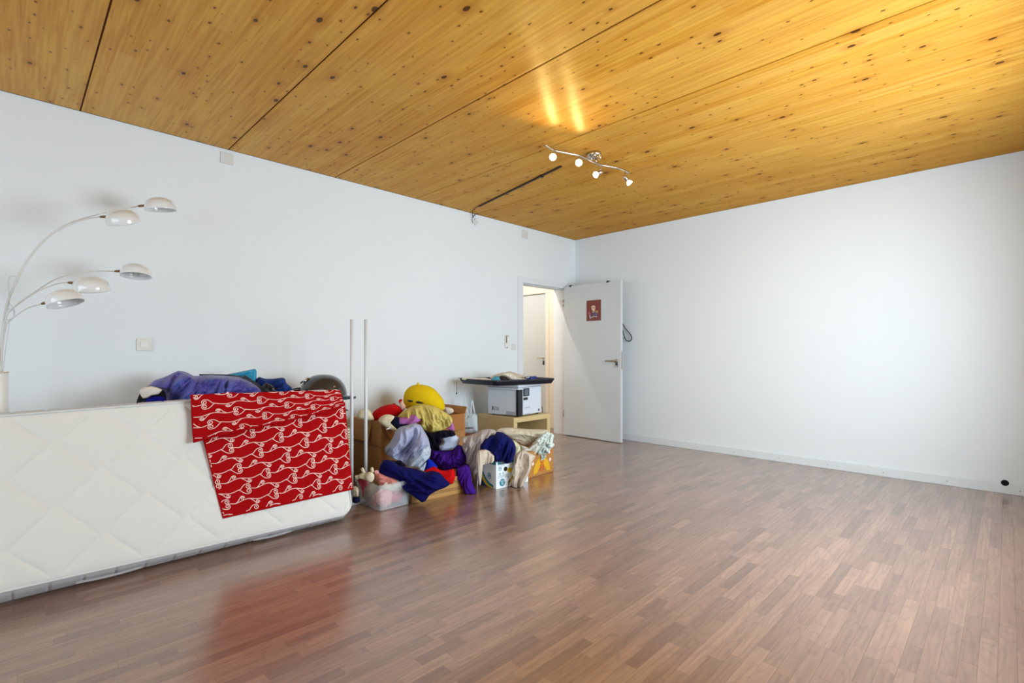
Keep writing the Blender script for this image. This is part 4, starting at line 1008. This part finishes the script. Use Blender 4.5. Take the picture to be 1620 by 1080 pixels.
SAL = FB('salmon_knit', (214, 138, 128)); PNK = FB('baby_pink', (238, 176, 176)); MAG = FB('magenta_cloth', (206, 70, 120)); OFW = FB('offwhite_cloth', (226, 226, 208)); TEA = FB('teal_grey_cloth', (120, 150, 160)); TAN = FB('tan_cloth', (170, 150, 110)); WINE = FB('wine_fringe', (140, 50, 62))
def inbin(name, label, c, r, m, d=.38, s=2.2, q_=0): return tag(ellipsoid(name, c, r, m, None, None, 28, 18, d, s), label, 'clothing')
inbin('magenta_cloth', 'magenta cloth low inside the clear bin', (1.09, 1.95, .070), (.050, .075, .048), MAG)
inbin('pink_cloth', 'baby pink cloth in the near corner of the clear bin', (1.10, 1.865, .075), (.045, .06, .065), PNK)
inbin('white_cloth', 'off-white cloth in the upper part of the clear bin', (1.10, 1.94, .145), (.045, .085, .040), OFW)
inbin('teal_cloth', 'grey-teal cloth at the right end inside the clear bin', (1.10, 2.01, .055), (.045, .03, .05), TEA)
inbin('tan_cloth', 'tan cloth against the shaded left side of the clear bin', (.94, 1.86, .09), (.08, .06, .085), TAN)
inbin('salmon_cloth', 'salmon pink cloth at the left corner inside the clear bin', (1.035, 1.835, .05), (.03, .04, .045), SAL)
cloth('salmon_blanket', 'folded salmon pink knit blanket lying on top of the clear bin', 'clothing', CD([(300, 380), (345, 370), (420, 400), (540, 440), (575, 470), (520, 510), (430, 520), (360, 525), (320, 470), (300, 430)]), 1.05, .05, SAL, fold=.010, ang=.3, freq=15, seed=34, back=1.2)
cloth('wine_scarf', 'wine red fringed scarf hanging over the left rim of the clear bin', 'clothing', CD([(80, 440), (120, 430), (180, 460), (215, 490), (190, 530), (165, 560), (160, 640), (148, 670), (140, 600), (120, 540), (90, 480)]), .98, .012, WINE, fold=.004, ang=1.6, freq=20, seed=35)
pb = thing('plush_toy', 'small cream long-limbed plush lying on the rim of the clear bin', 'plush toy', (1.0, 1.82, .19))
for nm, q_, X_, b_ in (('face', [(180, 400), (210, 360), (250, 355), (285, 390), (285, 440), (255, 480), (215, 475), (185, 445)], 1.06, .03), ('body', [(90, 400), (130, 370), (190, 370), (200, 410), (190, 450), (140, 440), (100, 430)], 1.0, .03), ('limb', [(120, 320), (140, 300), (160, 320), (180, 370), (160, 385), (130, 350)], 1.0, .015), ('limb', [(240, 310), (262, 296), (278, 315), (280, 360), (255, 365), (240, 340)], 1.0, .015), ('limb', [(48, 405), (90, 395), (110, 420), (95, 445), (60, 440)], .97, .014), ('scarf', [(285, 340), (330, 335), (345, 370), (310, 400), (288, 380)], 1.0, .02)):
    lump(nm, CD(q_), X_, b_, CRM if nm != 'scarf' else PNK, pb, fold=.002, seed=len(nm), N=44, R_=10)

# bag with sketch print, on a red-patterned box
rbx = thing('storage_box', 'dark red patterned box under the printed white bag', 'box', (.3, 3.35, 0))
box('body', (.10, 3.13, 0), (.42, 3.48, .225), mat('dark_red_card', (122, 36, 22), .7, vary=.5, scale=40), rbx, bev=.004)
box('lid', (.095, 3.125, .19), (.425, 3.485, .232), mat('rust_card', (150, 66, 34), .7, vary=.4, scale=50), rbx, bev=.004)
tb = thing('tote_bag', 'upright pale blue-white bag with a sketched dog and lettering', 'bag', tuple(at(741, 686, x=.25)))
BAGM = mat('bag_paper', (206, 220, 228), .6, vary=.03, bump=.001, bscale=20)
bpts = CA([(858, 345), (885, 325), (930, 330), (966, 340), (970, 400), (970, 462), (915, 474), (858, 466), (856, 400)])
lump('sack', bpts, .27, .05, BAGM, tb, fold=.005, seed=40, N=80, power=4)
for hx_ in ((868, 340, 874, 235, 884, 232, 900, 335), (922, 335, 932, 240, 944, 300, 952, 340)):
    q_ = px_crop(540, 580, 4.5, [(hx_[k], hx_[k+1]) for k in range(0, 8, 2)])
    ribbon('bag_handle', smooth_curve([at(a_, b_, d=depth(at(741, 660, x=.27))) for a_, b_ in q_], 16), .014, .003, BAGM, tb)
n2 = (CAM-at(741, 660, x=.27)); n2.z = 0; n2.normalize()
def onbag(px, py): return at(px, py, d=depth(at(741, 660, x=.27)))+n2*.056
for ln in ([(735, 650), (738, 643), (742, 648), (743, 656), (737, 662)], [(733, 664), (738, 655), (744, 660), (748, 652)], [(745, 640), (748, 648), (752, 654)]):
    tube('sketch_line', smooth_curve([onbag(*p) for p in ln], 14), .0012, mat('ink_grey', (70, 80, 92), .7), tb, 5)
Mt = frame_from(onbag(742.5, 675.5), n2, Vector((RT[0], RT[1], .06)))
text('lettering', 'PEKING!', .024, Mt, mat('ink_dark', (40, 50, 56), .7), tb, .002)

# low birch side table, printer, tray
td = thing('side_table', 'low birch-effect square side table beside the doorway', 'table', (.475, 3.81, 0))
tx0, tx1, ty0, ty1, tz = .20, .742, 3.532, 4.09, .45
box('tabletop', (tx0, ty0, tz-.052), (tx1, ty1, tz), WOODM, td, bev=.003)
box('side_panel', (tx0, ty0, 0), (tx1, ty0+.05, tz-.052), WOODM, td, bev=.002)
box('side_panel', (tx0, ty1-.05, 0), (tx1, ty1, tz-.052), WOODM, td, bev=.002)
box('back_panel', (tx0, ty0+.05, .10), (tx0+.012, ty1-.05, tz-.052), WOODM, td)
box('shelf', (tx0+.012, ty0+.05, .22), (tx1-.004, ty1-.05, .238), WOODM, td)
pr = thing('paper_stack', 'stack of white papers on the shelf of the birch table', 'papers', (.6, 3.8, .238))
for k in range(6):
    box('sheet', (.46+.01*(k % 3), 3.60+.012*(k % 2), .2385+k*.006), (.735+.008*(k % 2), 3.85+.015*(k % 3), .2435+k*.006), mat('paper_white', (236, 238, 240), .8), pr, Matrix.Translation((.6, 3.7, 0)) @ Matrix.Rotation(.04*(k % 3)-.03, 4, 'Z') @ Matrix.Translation((-.6, -3.7, 0)))

PRM = mat('printer_white', (214, 222, 232), .4, vary=.01)
pt = thing('printer', 'white laser printer with black control column on the birch table', 'printer', (.5, 3.8, tz))
Mp = Matrix.Translation((.735, 3.602, tz)) @ Matrix.Rotation(math.radians(8), 4, 'Z')
# local: x negative goes towards the wall, y along the front, z up
PH = .325
box('body', (-.40, .002, .012), (0, .42, PH-.03), PRM, pt, Mp, bev=.008, seg=3)
box('scanner_lid', (-.405, -.002, PH-.028), (.004, .424, PH), PRM, pt, Mp, bev=.006, seg=2)
box('lid_seam', (-.398, .004, PH-.031), (-.002, .418, PH-.027), BLACK, pt, Mp)
box('control_column', (-.028, -.004, .008), (.006, .072, PH-.048), mat('column_black', (14, 20, 34), .3), pt, Mp, bev=.006, seg=2)
box('side_seam', (-.38, -.0005, PH-.058), (-.03, .003, PH-.055), mat('seam_grey', (150, 160, 172), .6), pt, Mp)
sc = box('screen', (0, .085, .205), (.010, .185, .285), mat('bezel_navy', (20, 28, 44), .3), pt, Mp, bev=.003)
box('display', (.0102, .100, .217), (.011, .165, .275), mat('display_grey', (96, 108, 118), .15), sc, Mp)
box('output_slot', (-.03, .088, .165), (.0015, .165, .192), BLACK, pt, Mp)
box('tray_flap', (0, .080, .075), (.006, .30, .160), PRM, pt, Mp, bev=.002)
box('paper_drawer', (0, .080, .016), (.006, .30, .066), PRM, pt, Mp, bev=.002)
box('drawer_grip', (.0062, .10, .082), (.008, .20, .094), mat('grip_grey', (180, 190, 200), .5), pt, Mp)
box('drawer_grip', (.0062, .10, .020), (.008, .20, .028), mat('grip_grey', (180, 190, 200), .5), pt, Mp)
box('energy_mark', (.0, .36, .03), (.0012, .385, .055), mat('mark_dark', (40, 60, 80), .5), pt, Mp)
box('side_grip', (-.33, -.0012, .052), (-.24, .003, .092), mat('grip_shadow', (176, 186, 198), .5), pt, Mp, bev=.001)
box('grip_recess', (-.335, -.0018, .052), (-.325, .003, .092), BLACK, pt, Mp)
box('rear_latch', (-.36, -.0012, .012), (-.19, .003, .020), mat('grip_grey', (180, 190, 200), .5), pt, Mp)
bm = bmesh.new()
for k in range(5):
    for j in range(16): add_box(bm, (-.155+j*.0075, -.0014, .016+k*.008), (-.150+j*.0075, .002, .020+k*.008), Mp)
o = finish(bm, 'vent_slots', mat('vent_grey', (150, 160, 172), .6), pt); o['kind'] = 'stuff'
box('brand_plate', (-.13, -.0012, .268), (-.075, .003, .276), mat('grip_grey', (180, 190, 200), .5), pt, Mp)
for lo in ((-.37, .03), (-.05, .03), (-.37, .38), (-.05, .38)): box('foot', (lo[0], lo[1], 0), (lo[0]+.03, lo[1]+.02, .013), BLACK, pt, Mp)
tag(lathe('antenna_pen', [(0, 0), (.004, .002), (.004, .07), (0, .075)], BLACK, None, frame_from((.66, 4.06, tz), (.1, -.25, 1)), 8), 'thin black pen stub standing at the far corner of the birch table', 'pen')

# black tray with raised rim on the printer
ty = thing('tray', 'wide black tray with raised rim lying across the printer', 'tray', (.5, 3.65, tz+PH))
c4 = [V((.73, 3.286, 0)), V((.87, 4.03, 0)), V((.30, 4.10, 0)), V((.14, 3.31, 0))]   # near, right, back, left
zt = tz+PH+.002
bm = bmesh.new(); cc_ = sum(c4, V())/4
def rr4(e, z, r_=.05):
    out = []
    for i in range(4):
        p = c4[i]; a = (c4[i-1]-p).normalized(); b_ = (c4[(i+1) % 4]-p).normalized()
        p = p+(a+b_)*(-e)
        for k in range(7):
            t = k/6; q_ = (p+a*r_).lerp(p, t).lerp(p.lerp(p+b_*r_, t), t); out.append(V((q_.x, q_.y, z)))
    return out
rgs = [rr4(-.05, zt), rr4(-.02, zt+.004), rr4(-.0, zt+.042), rr4(.004, zt+.054), rr4(-.006, zt+.058), rr4(-.03, zt+.016), rr4(-.06, zt+.010)]
vv = [[bm.verts.new(p) for p in r_] for r_ in rgs]; nn = len(vv[0])
for A, B in zip(vv, vv[1:]):
    for k in range(nn): bm.faces.new((A[k], A[(k+1) % nn], B[(k+1) % nn], B[k]))
bm.faces.new(vv[0][::-1]); bm.faces.new(vv[-1]); bmesh.ops.recalc_face_normals(bm, faces=bm.faces)
finish(bm, 'tray_body', NAVYP, ty, True)
dt = at(727, 606, d=5.05)
pc = thing('pull_cord', 'thin cord with a dark toggle hanging off the left end of the tray', 'cord', (.2, 3.3, zt+.01))
cpt = V((.17, 3.30, 0))
tube('cord', [V((.19, 3.33, zt+.060)), V((.155, 3.295, zt+.060)), V((.145, 3.285, zt+.03)), V((.145, 3.283, zt-.09))], .0022, mat('cord_grey', (90, 96, 100), .7), pc, 6)
lathe('toggle', [(0, 0), (.007, .004), (.006, .02), (0, .026)], NAVYP, pc, Matrix.Translation((.145, 3.283, zt-.112)), 10)
zt2 = zt+.012
cloth('fringed_cloth', 'cream fringed scarf bundled in the middle of the black tray', 'cloth', CG([(560, 300), (600, 240), (680, 200), (780, 180), (880, 165), (960, 190), (1040, 215), (1090, 240), (1100, 290), (1000, 330), (700, 340), (590, 330)]), .45, .07, FB('cream_knit', (214, 206, 188)), fold=.018, ang=.4, freq=16, seed=50, zmin=zt2, rag=.10, back=.9)
cloth('paper_sheets', 'flat white cloth sheets spread on the left end of the tray', 'cloth', CG([(150, 285), (180, 252), (260, 258), (400, 262), (500, 260), (560, 275), (690, 290), (700, 310), (500, 318), (250, 305)]), .34, .07, FB('bright_white_cloth', (236, 230, 218)), fold=.006, ang=0, seed=51, zmin=zt+.03, back=.9)
cloth('brown_pouch', 'brown and teal pouch tucked under the cream scarf', 'pouch', CG([(700, 300), (720, 240), (760, 228), (820, 245), (880, 290), (900, 320), (760, 330), (700, 320)]), .58, .05, FB('brown_leather', (52, 36, 36), rough=.5), fold=.004, seed=52, zmin=zt2)
cloth('cream_strip', 'smooth cream cloth band drooping over the front rim of the tray', 'cloth', CG([(740, 200), (800, 182), (880, 190), (960, 240), (1050, 270), (1110, 280), (1080, 305), (980, 310), (900, 290), (840, 250), (780, 225)]), .66, .035, FB('cream_cotton', (222, 214, 198)), fold=.004, seed=53, zmin=zt2)
cloth('teal_net', 'teal patterned cloth beside the brown pouch on the tray', 'cloth', CG([(590, 290), (640, 240), (700, 240), (735, 300), (700, 325), (620, 320)]), .57, .03, mat('teal_net', (70, 150, 176), .8, vary=.7, scale=90), fold=.006, seed=54, zmin=zt2, N=50)
bb_ = at(*CG([(1185, 255)])[0], d=depth(V((.68, 3.80, 0))))
wb_ = thing('wipes_pack', 'small royal blue pack lying near the right end of the tray', 'pack', (bb_.x, bb_.y, zt2))
box('pack', (-.03, -.05, 0), (.045, .06, .068), mat('pack_blue', (14, 48, 130), .35), wb_, Matrix.Translation((bb_.x, bb_.y, zt2+.001)) @ Matrix.Rotation(.2, 4, 'Z'), bev=.012, seg=3)
hg = thing('coat_hanger', 'white plastic hanger lying hooked over the blue pack', 'hanger', (bb_.x, bb_.y, zt2))
hpts = [at(a, b_, d=depth(bb_)-.06) for a, b_ in CG([(1050, 250), (1130, 205), (1135, 160), (1150, 155), (1145, 200), (1220, 178)])]
tube('hook', smooth_curve([at(a, b_, d=depth(bb_)-.07) for a, b_ in CG([(1128, 215), (1132, 180), (1130, 158), (1140, 150), (1150, 160)])], 14), .0018, mat('wire_white', (214, 214, 210), .4), hg, 6)
tube('shoulders', [at(a, b_, d=depth(bb_)-.07) for a, b_ in CG([(1060, 225), (1130, 182), (1210, 178), (1120, 222), (1060, 225)])], .0018, mat('wire_white', (214, 214, 210), .4), hg, 6)
tube('bar', smooth_curve([at(a, b_, d=depth(bb_)-.10) for a, b_ in CG([(1100, 235), (1150, 262), (1170, 240), (1120, 270), (1150, 330), (1178, 372)])], 24), .0024, mat('wire_white', (214, 214, 210), .4), hg, 6)

# copy paper box
pbx = thing('paper_box', 'white copy-paper carton with teal and yellow print below the navy cloth', 'carton', (1.15, 2.93, 0))
PA0 = Matrix.Translation((1.312, 2.752, 0)) @ Matrix.Rotation(math.radians(-3), 4, 'Z')
CT = mat('carton_white', (232, 238, 242), .5, vary=.015); TEAL = mat('teal_ink', (14, 128, 150), .5); YLI = mat('yellow_ink', (226, 190, 20), .5); NVI = mat('navy_ink', (20, 60, 110), .5)
BHT = .228
box('carton', (-.30, 0, 0), (0, .36, BHT), CT, pbx, PA0, bev=.002)
box('band', (.0, .018, BHT-.034), (.0012, .20, BHT-.004), TEAL, pbx, PA0)
box('band', (-.24, -.0012, BHT-.034), (-.006, 0, BHT-.004), TEAL, pbx, PA0)
WT = mat('white_ink', (240, 244, 246), .5)
text('lettering', 'PREMIUM', .024, PA0 @ frame_from((.0016, .085, BHT-.019), (1, 0, 0), (0, 1, 0)), WT, pbx)
text('lettering', 'PREMIUM', .026, PA0 @ frame_from((-.085, -.0016, BHT-.019), (0, -1, 0), (1, 0, 0)), WT, pbx)
def disc(name, r0, r1, M, m, parent, n=28):
    return lathe(name, [(r0, 0), (r1, 0), (r1, .0012), (r0, .0012), (r0, 0)] if r0 > 0 else [(0, .0012), (r1, .0012), (r1, 0)], m, parent, M, n, False)
disc('hand_hole', 0, .019, PA0 @ frame_from((.0003, .100, .150), (1, 0, 0)), BLACK, pbx)
disc('leaf_mark', .013, .017, PA0 @ frame_from((.0003, .040, .160), (1, 0, 0)), TEAL, pbx)
disc('leaf_mark', .0, .006, PA0 @ frame_from((.0003, .040, .160), (1, 0, 0)), TEAL, pbx)
disc('recycle_mark', .006, .009, PA0 @ frame_from((.0003, .040, .120), (1, 0, 0)), TEAL, pbx, 6)
disc('recycle_mark', .006, .009, PA0 @ frame_from((.0003, .075, .120), (1, 0, 0)), TEAL, pbx, 6)
lathe('oval_logo', [(0, .0012), (.030, .0012), (.030, 0)], TEAL, pbx, PA0 @ frame_from((.0003, .065, .045), (1, 0, 0)) @ Matrix.Diagonal((1, 1.0, 1, 1)), 32, False)
text('logo_text', 'TECH', .020, PA0 @ frame_from((.0022, .065, .055), (1, 0, 0), (0, 1, 0)), WT, pbx)
text('logo_text', '50', .024, PA0 @ frame_from((.0022, .065, .034), (1, 0, 0), (0, 1, 0)), WT, pbx)
bm = bmesh.new()
for k in range(5):
    for j in range(9):
        if random.random() < .8: add_box(bm, (0, .018+j*.013, .083+k*.0058), (.0012, .018+j*.013+random.uniform(.006, .011), .0855+k*.0058), PA0)
o = finish(bm, 'small_print', mat('print_teal_grey', (120, 160, 170), .6), pbx); o['kind'] = 'stuff'
disc('leaf_mark', .018, .024, PA0 @ frame_from((-.085, -.0003, .095), (0, -1, 0)), TEAL, pbx)
disc('leaf_mark', 0, .010, PA0 @ frame_from((-.085, -.0003, .095), (0, -1, 0)), TEAL, pbx)
def swoosh(name, top, bot, m, side, dy=0):   # curved stripe on a carton face; coordinates (u along, z)
    n_ = 16; A = smooth_curve([V((a, b_, 0)) for a, b_ in top], n_); B = smooth_curve([V((a, b_, 0)) for a, b_ in bot], n_)
    bm = bmesh.new(); prev = None
    for a, b_ in zip(A, B):
        if side == 'y': q_ = [V((a.x, -.0012-dy, a.y)), V((b_.x, -.0012-dy, b_.y))]
        else: q_ = [V((.0012+dy, a.x, a.y)), V((.0012+dy, b_.x, b_.y))]
        v = [bm.verts.new(PA0 @ p) for p in q_]
        if prev: bm.faces.new((prev[0], prev[1], v[1], v[0]))
        prev = v
    return finish(bm, name, m, pbx)
swoosh('teal_stripe', [(-.235, .18), (-.17, .12), (-.10, .05), (-.035, .028)], [(-.235, .155), (-.175, .095), (-.11, .03), (-.035, .003)], TEAL, 'y')
swoosh('yellow_stripe', [(-.235, .155), (-.175, .095), (-.11, .03), (-.045, .012)], [(-.235, .12), (-.18, .06), (-.125, .012), (-.05, .002)], YLI, 'y', .0004)
swoosh('navy_field', [(-.235, .12), (-.18, .06), (-.125, .012), (-.06, .004)], [(-.235, .002), (-.18, .002), (-.125, .002), (-.06, .002)], NVI, 'y')
swoosh('yellow_stripe', [(.12, .150), (.16, .155), (.20, .120)], [(.12, .125), (.16, .11), (.20, .085)], YLI, 'x')
swoosh('yellow_stripe', [(.135, .02), (.16, .07), (.20, .125)], [(.15, .012), (.175, .06), (.21, .10)], YLI, 'x', .0004)
swoosh('navy_field', [(.13, .04), (.15, .06), (.18, .06)], [(.13, .003), (.16, .003), (.19, .003)], NVI, 'x')

# banana box
nb = thing('fruit_box', 'brown banana carton with yellow bunches printed, right of the paper carton', 'cardboard box', (1.05, 3.35, 0))
NM = Matrix.Translation((1.238, 3.556, 0)) @ Matrix.Rotation(math.radians(3.0), 4, 'Z')
FC = mat('carton_tan', (178, 122, 60), .75, vary=.04, scale=8)
box('carton', (-.36, -.50, 0), (0, 0, .225), FC, nb, NM, bev=.003)
box('rear_flap', (-.12, -.012, .225), (-.03, -.004, .315), FC, nb, NM)
ORI = mat('orange_ink', (206, 84, 24), .6)
for yy, zz in ((-.305, .118), (-.055, .118)): disc('hand_hole', 0, .017, NM @ frame_from((.0004, yy, zz), (1, 0, 0)), mat('hole_pale', (222, 210, 190), .7), nb)
for sg in (-1, 1):
    bm = bmesh.new(); prev = None
    for k in range(13):
        a = PI*(.06+.50*k/12); ro, ri = .125, .055+.03*abs(k/12-.5)
        cy_ = -.175; q_ = [V((.0014, cy_+sg*ro*math.cos(a)*.98, .015+ro*math.sin(a)*1.15)), V((.0014, cy_+sg*max(.0, ri*math.cos(a)), .01+ri*math.sin(a)*1.3))]
        if k == 0: q_ = [V((.0014, cy_+sg*.122, .020)), V((.0014, cy_+sg*.055, .032))]
        v = [bm.verts.new(NM @ p) for p in q_]
        if prev: bm.faces.new((prev[0], prev[1], v[1], v[0]))
        prev = v
    finish(bm, 'banana_print', mat('banana_yellow', (222, 168, 18), .6), nb)
lathe('emblem', [(.020, 0), (.030, 0), (.030, .0016), (.020, .0016), (.020, 0)], ORI, nb, NM @ frame_from((.0008, -.175, .13), (1, 0, 0)), 24, False)
disc('emblem', 0, .010, NM @ frame_from((.001, -.175, .13), (1, 0, 0)), ORI, nb)
boxes('emblem_bars', [((.001, -.203, .085), (.0024, -.147, .095)), ((.001, -.198, .060), (.0024, -.152, .070)), ((.001, -.193, .038), (.0024, -.157, .046)), ((.001, -.203, .038), (.0024, -.197, .095)), ((.001, -.153, .038), (.0024, -.147, .095))], ORI, nb, NM)
boxes('print_lines', [((0, -.33, .185), (.0012, -.27, .192)), ((0, -.32, .172), (.0012, -.28, .177)), ((0, -.14, .172), (.0012, -.03, .178)), ((0, -.12, .190), (.0012, -.02, .196))], ORI, nb, NM)

# clothes over the cartons
GRC = FB('grey_cotton', (176, 168, 166)); BEI = FB('beige_linen', (206, 194, 178)); LIN = FB('pale_linen', (210, 204, 184)); FRL = FB('white_frill', (214, 226, 222)); GRN = FB('pale_green_cotton', (206, 208, 176))
cloth('grey_shirt', 'long grey shirt spilling down the left side of the paper carton', 'clothing', CE([(85, 240), (180, 215), (280, 180), (380, 130), (480, 112), (560, 130), (585, 165), (500, 200), (400, 250), (350, 340), (360, 400), (330, 480), (320, 600), (335, 760), (325, 900), (315, 980), (270, 970), (250, 900), (235, 800), (200, 640), (160, 600), (150, 500), (100, 370), (150, 270)]), 1.10, .085, GRC, fold=.024, ang=1.35, freq=15, seed=60, N=170, R_=42, zmin=.003, stretch=.16)
cloth('beige_shirt_left', 'beige linen shirt hanging over the near top edge of the paper carton', 'clothing', CE([(310, 460), (350, 420), (430, 410), (500, 440), (555, 500), (555, 570), (480, 575), (400, 580), (375, 650), (370, 780), (365, 900), (340, 920), (320, 840), (310, 700), (300, 560)]), 1.28, .045, BEI, fold=.014, ang=1.5, freq=18, seed=61, N=120, zmin=.003, stretch=.16)
cloth('table_linen', 'wide pale linen cloth spread over the banana carton', 'clothing', CE([(580, 150), (640, 110), (760, 98), (880, 108), (1040, 118), (1200, 122), (1310, 130), (1330, 170), (1280, 230), (1180, 300), (1100, 340), (1050, 385), (950, 350), (880, 300), (780, 250), (700, 200)]), 1.0, .055, LIN, fold=.018, ang=.1, freq=8, seed=62, N=170, R_=42)
cloth('green_cloth', 'pale green-white cloth between the navy ball and the beige sleeve', 'clothing', CE([(780, 260), (850, 290), (920, 350), (930, 430), (880, 480), (860, 520), (850, 420), (830, 330)]), 1.16, .05, GRN, fold=.008, seed=63)
cloth('white_sheet', 'pale grey-white sheet lying over the front of the banana carton', 'clothing', CE([(930, 350), (1040, 385), (1100, 340), (1180, 300), (1210, 360), (1180, 440), (1150, 500), (1130, 540), (1080, 520), (1000, 440), (930, 420)]), 1.18, .06, FB('bluegrey_white', (204, 208, 202)), fold=.010, ang=.5, freq=12, seed=64)
cloth('frilled_blouse', 'crumpled white frilled blouse hanging over the right end of the banana carton', 'clothing', CE([(1100, 330), (1180, 250), (1240, 190), (1320, 150), (1395, 190), (1400, 260), (1385, 310), (1415, 350), (1350, 420), (1355, 460), (1290, 480), (1295, 520), (1230, 570), (1170, 520), (1150, 490), (1140, 420), (1090, 370)]), 1.24, .06, FRL, fold=.022, ang=.9, freq=24, seed=65, N=170, R_=42, rag=.12, stretch=.5)
cloth('beige_trousers', 'beige linen trousers folded down the right side of the paper carton', 'clothing', CE([(860, 480), (930, 430), (1000, 430), (1080, 470), (1140, 500), (1130, 540), (1090, 560), (1080, 680), (1040, 780), (1000, 870), (950, 950), (880, 980), (830, 970), (800, 930), (770, 950), (750, 940), (780, 880), (830, 800), (800, 740), (830, 640), (830, 560)]), 1.37, .06, BEI, fold=.024, ang=1.35, freq=15, seed=66, N=170, R_=42, zmin=.003, stretch=.18)
cloth('navy_shirt', 'crumpled navy shirt balled on top of the paper carton', 'clothing', CE([(350, 330), (410, 270), (480, 220), (560, 200), (600, 160), (680, 170), (760, 230), (830, 290), (865, 380), (860, 470), (830, 540), (790, 590), (730, 610), (680, 580), (560, 575), (545, 510), (490, 440), (400, 410), (355, 380)]), 1.29, .09, FB('deep_navy_cotton', (12, 18, 84)), fold=.024, ang=1.2, freq=12, seed=67, N=170, R_=42)
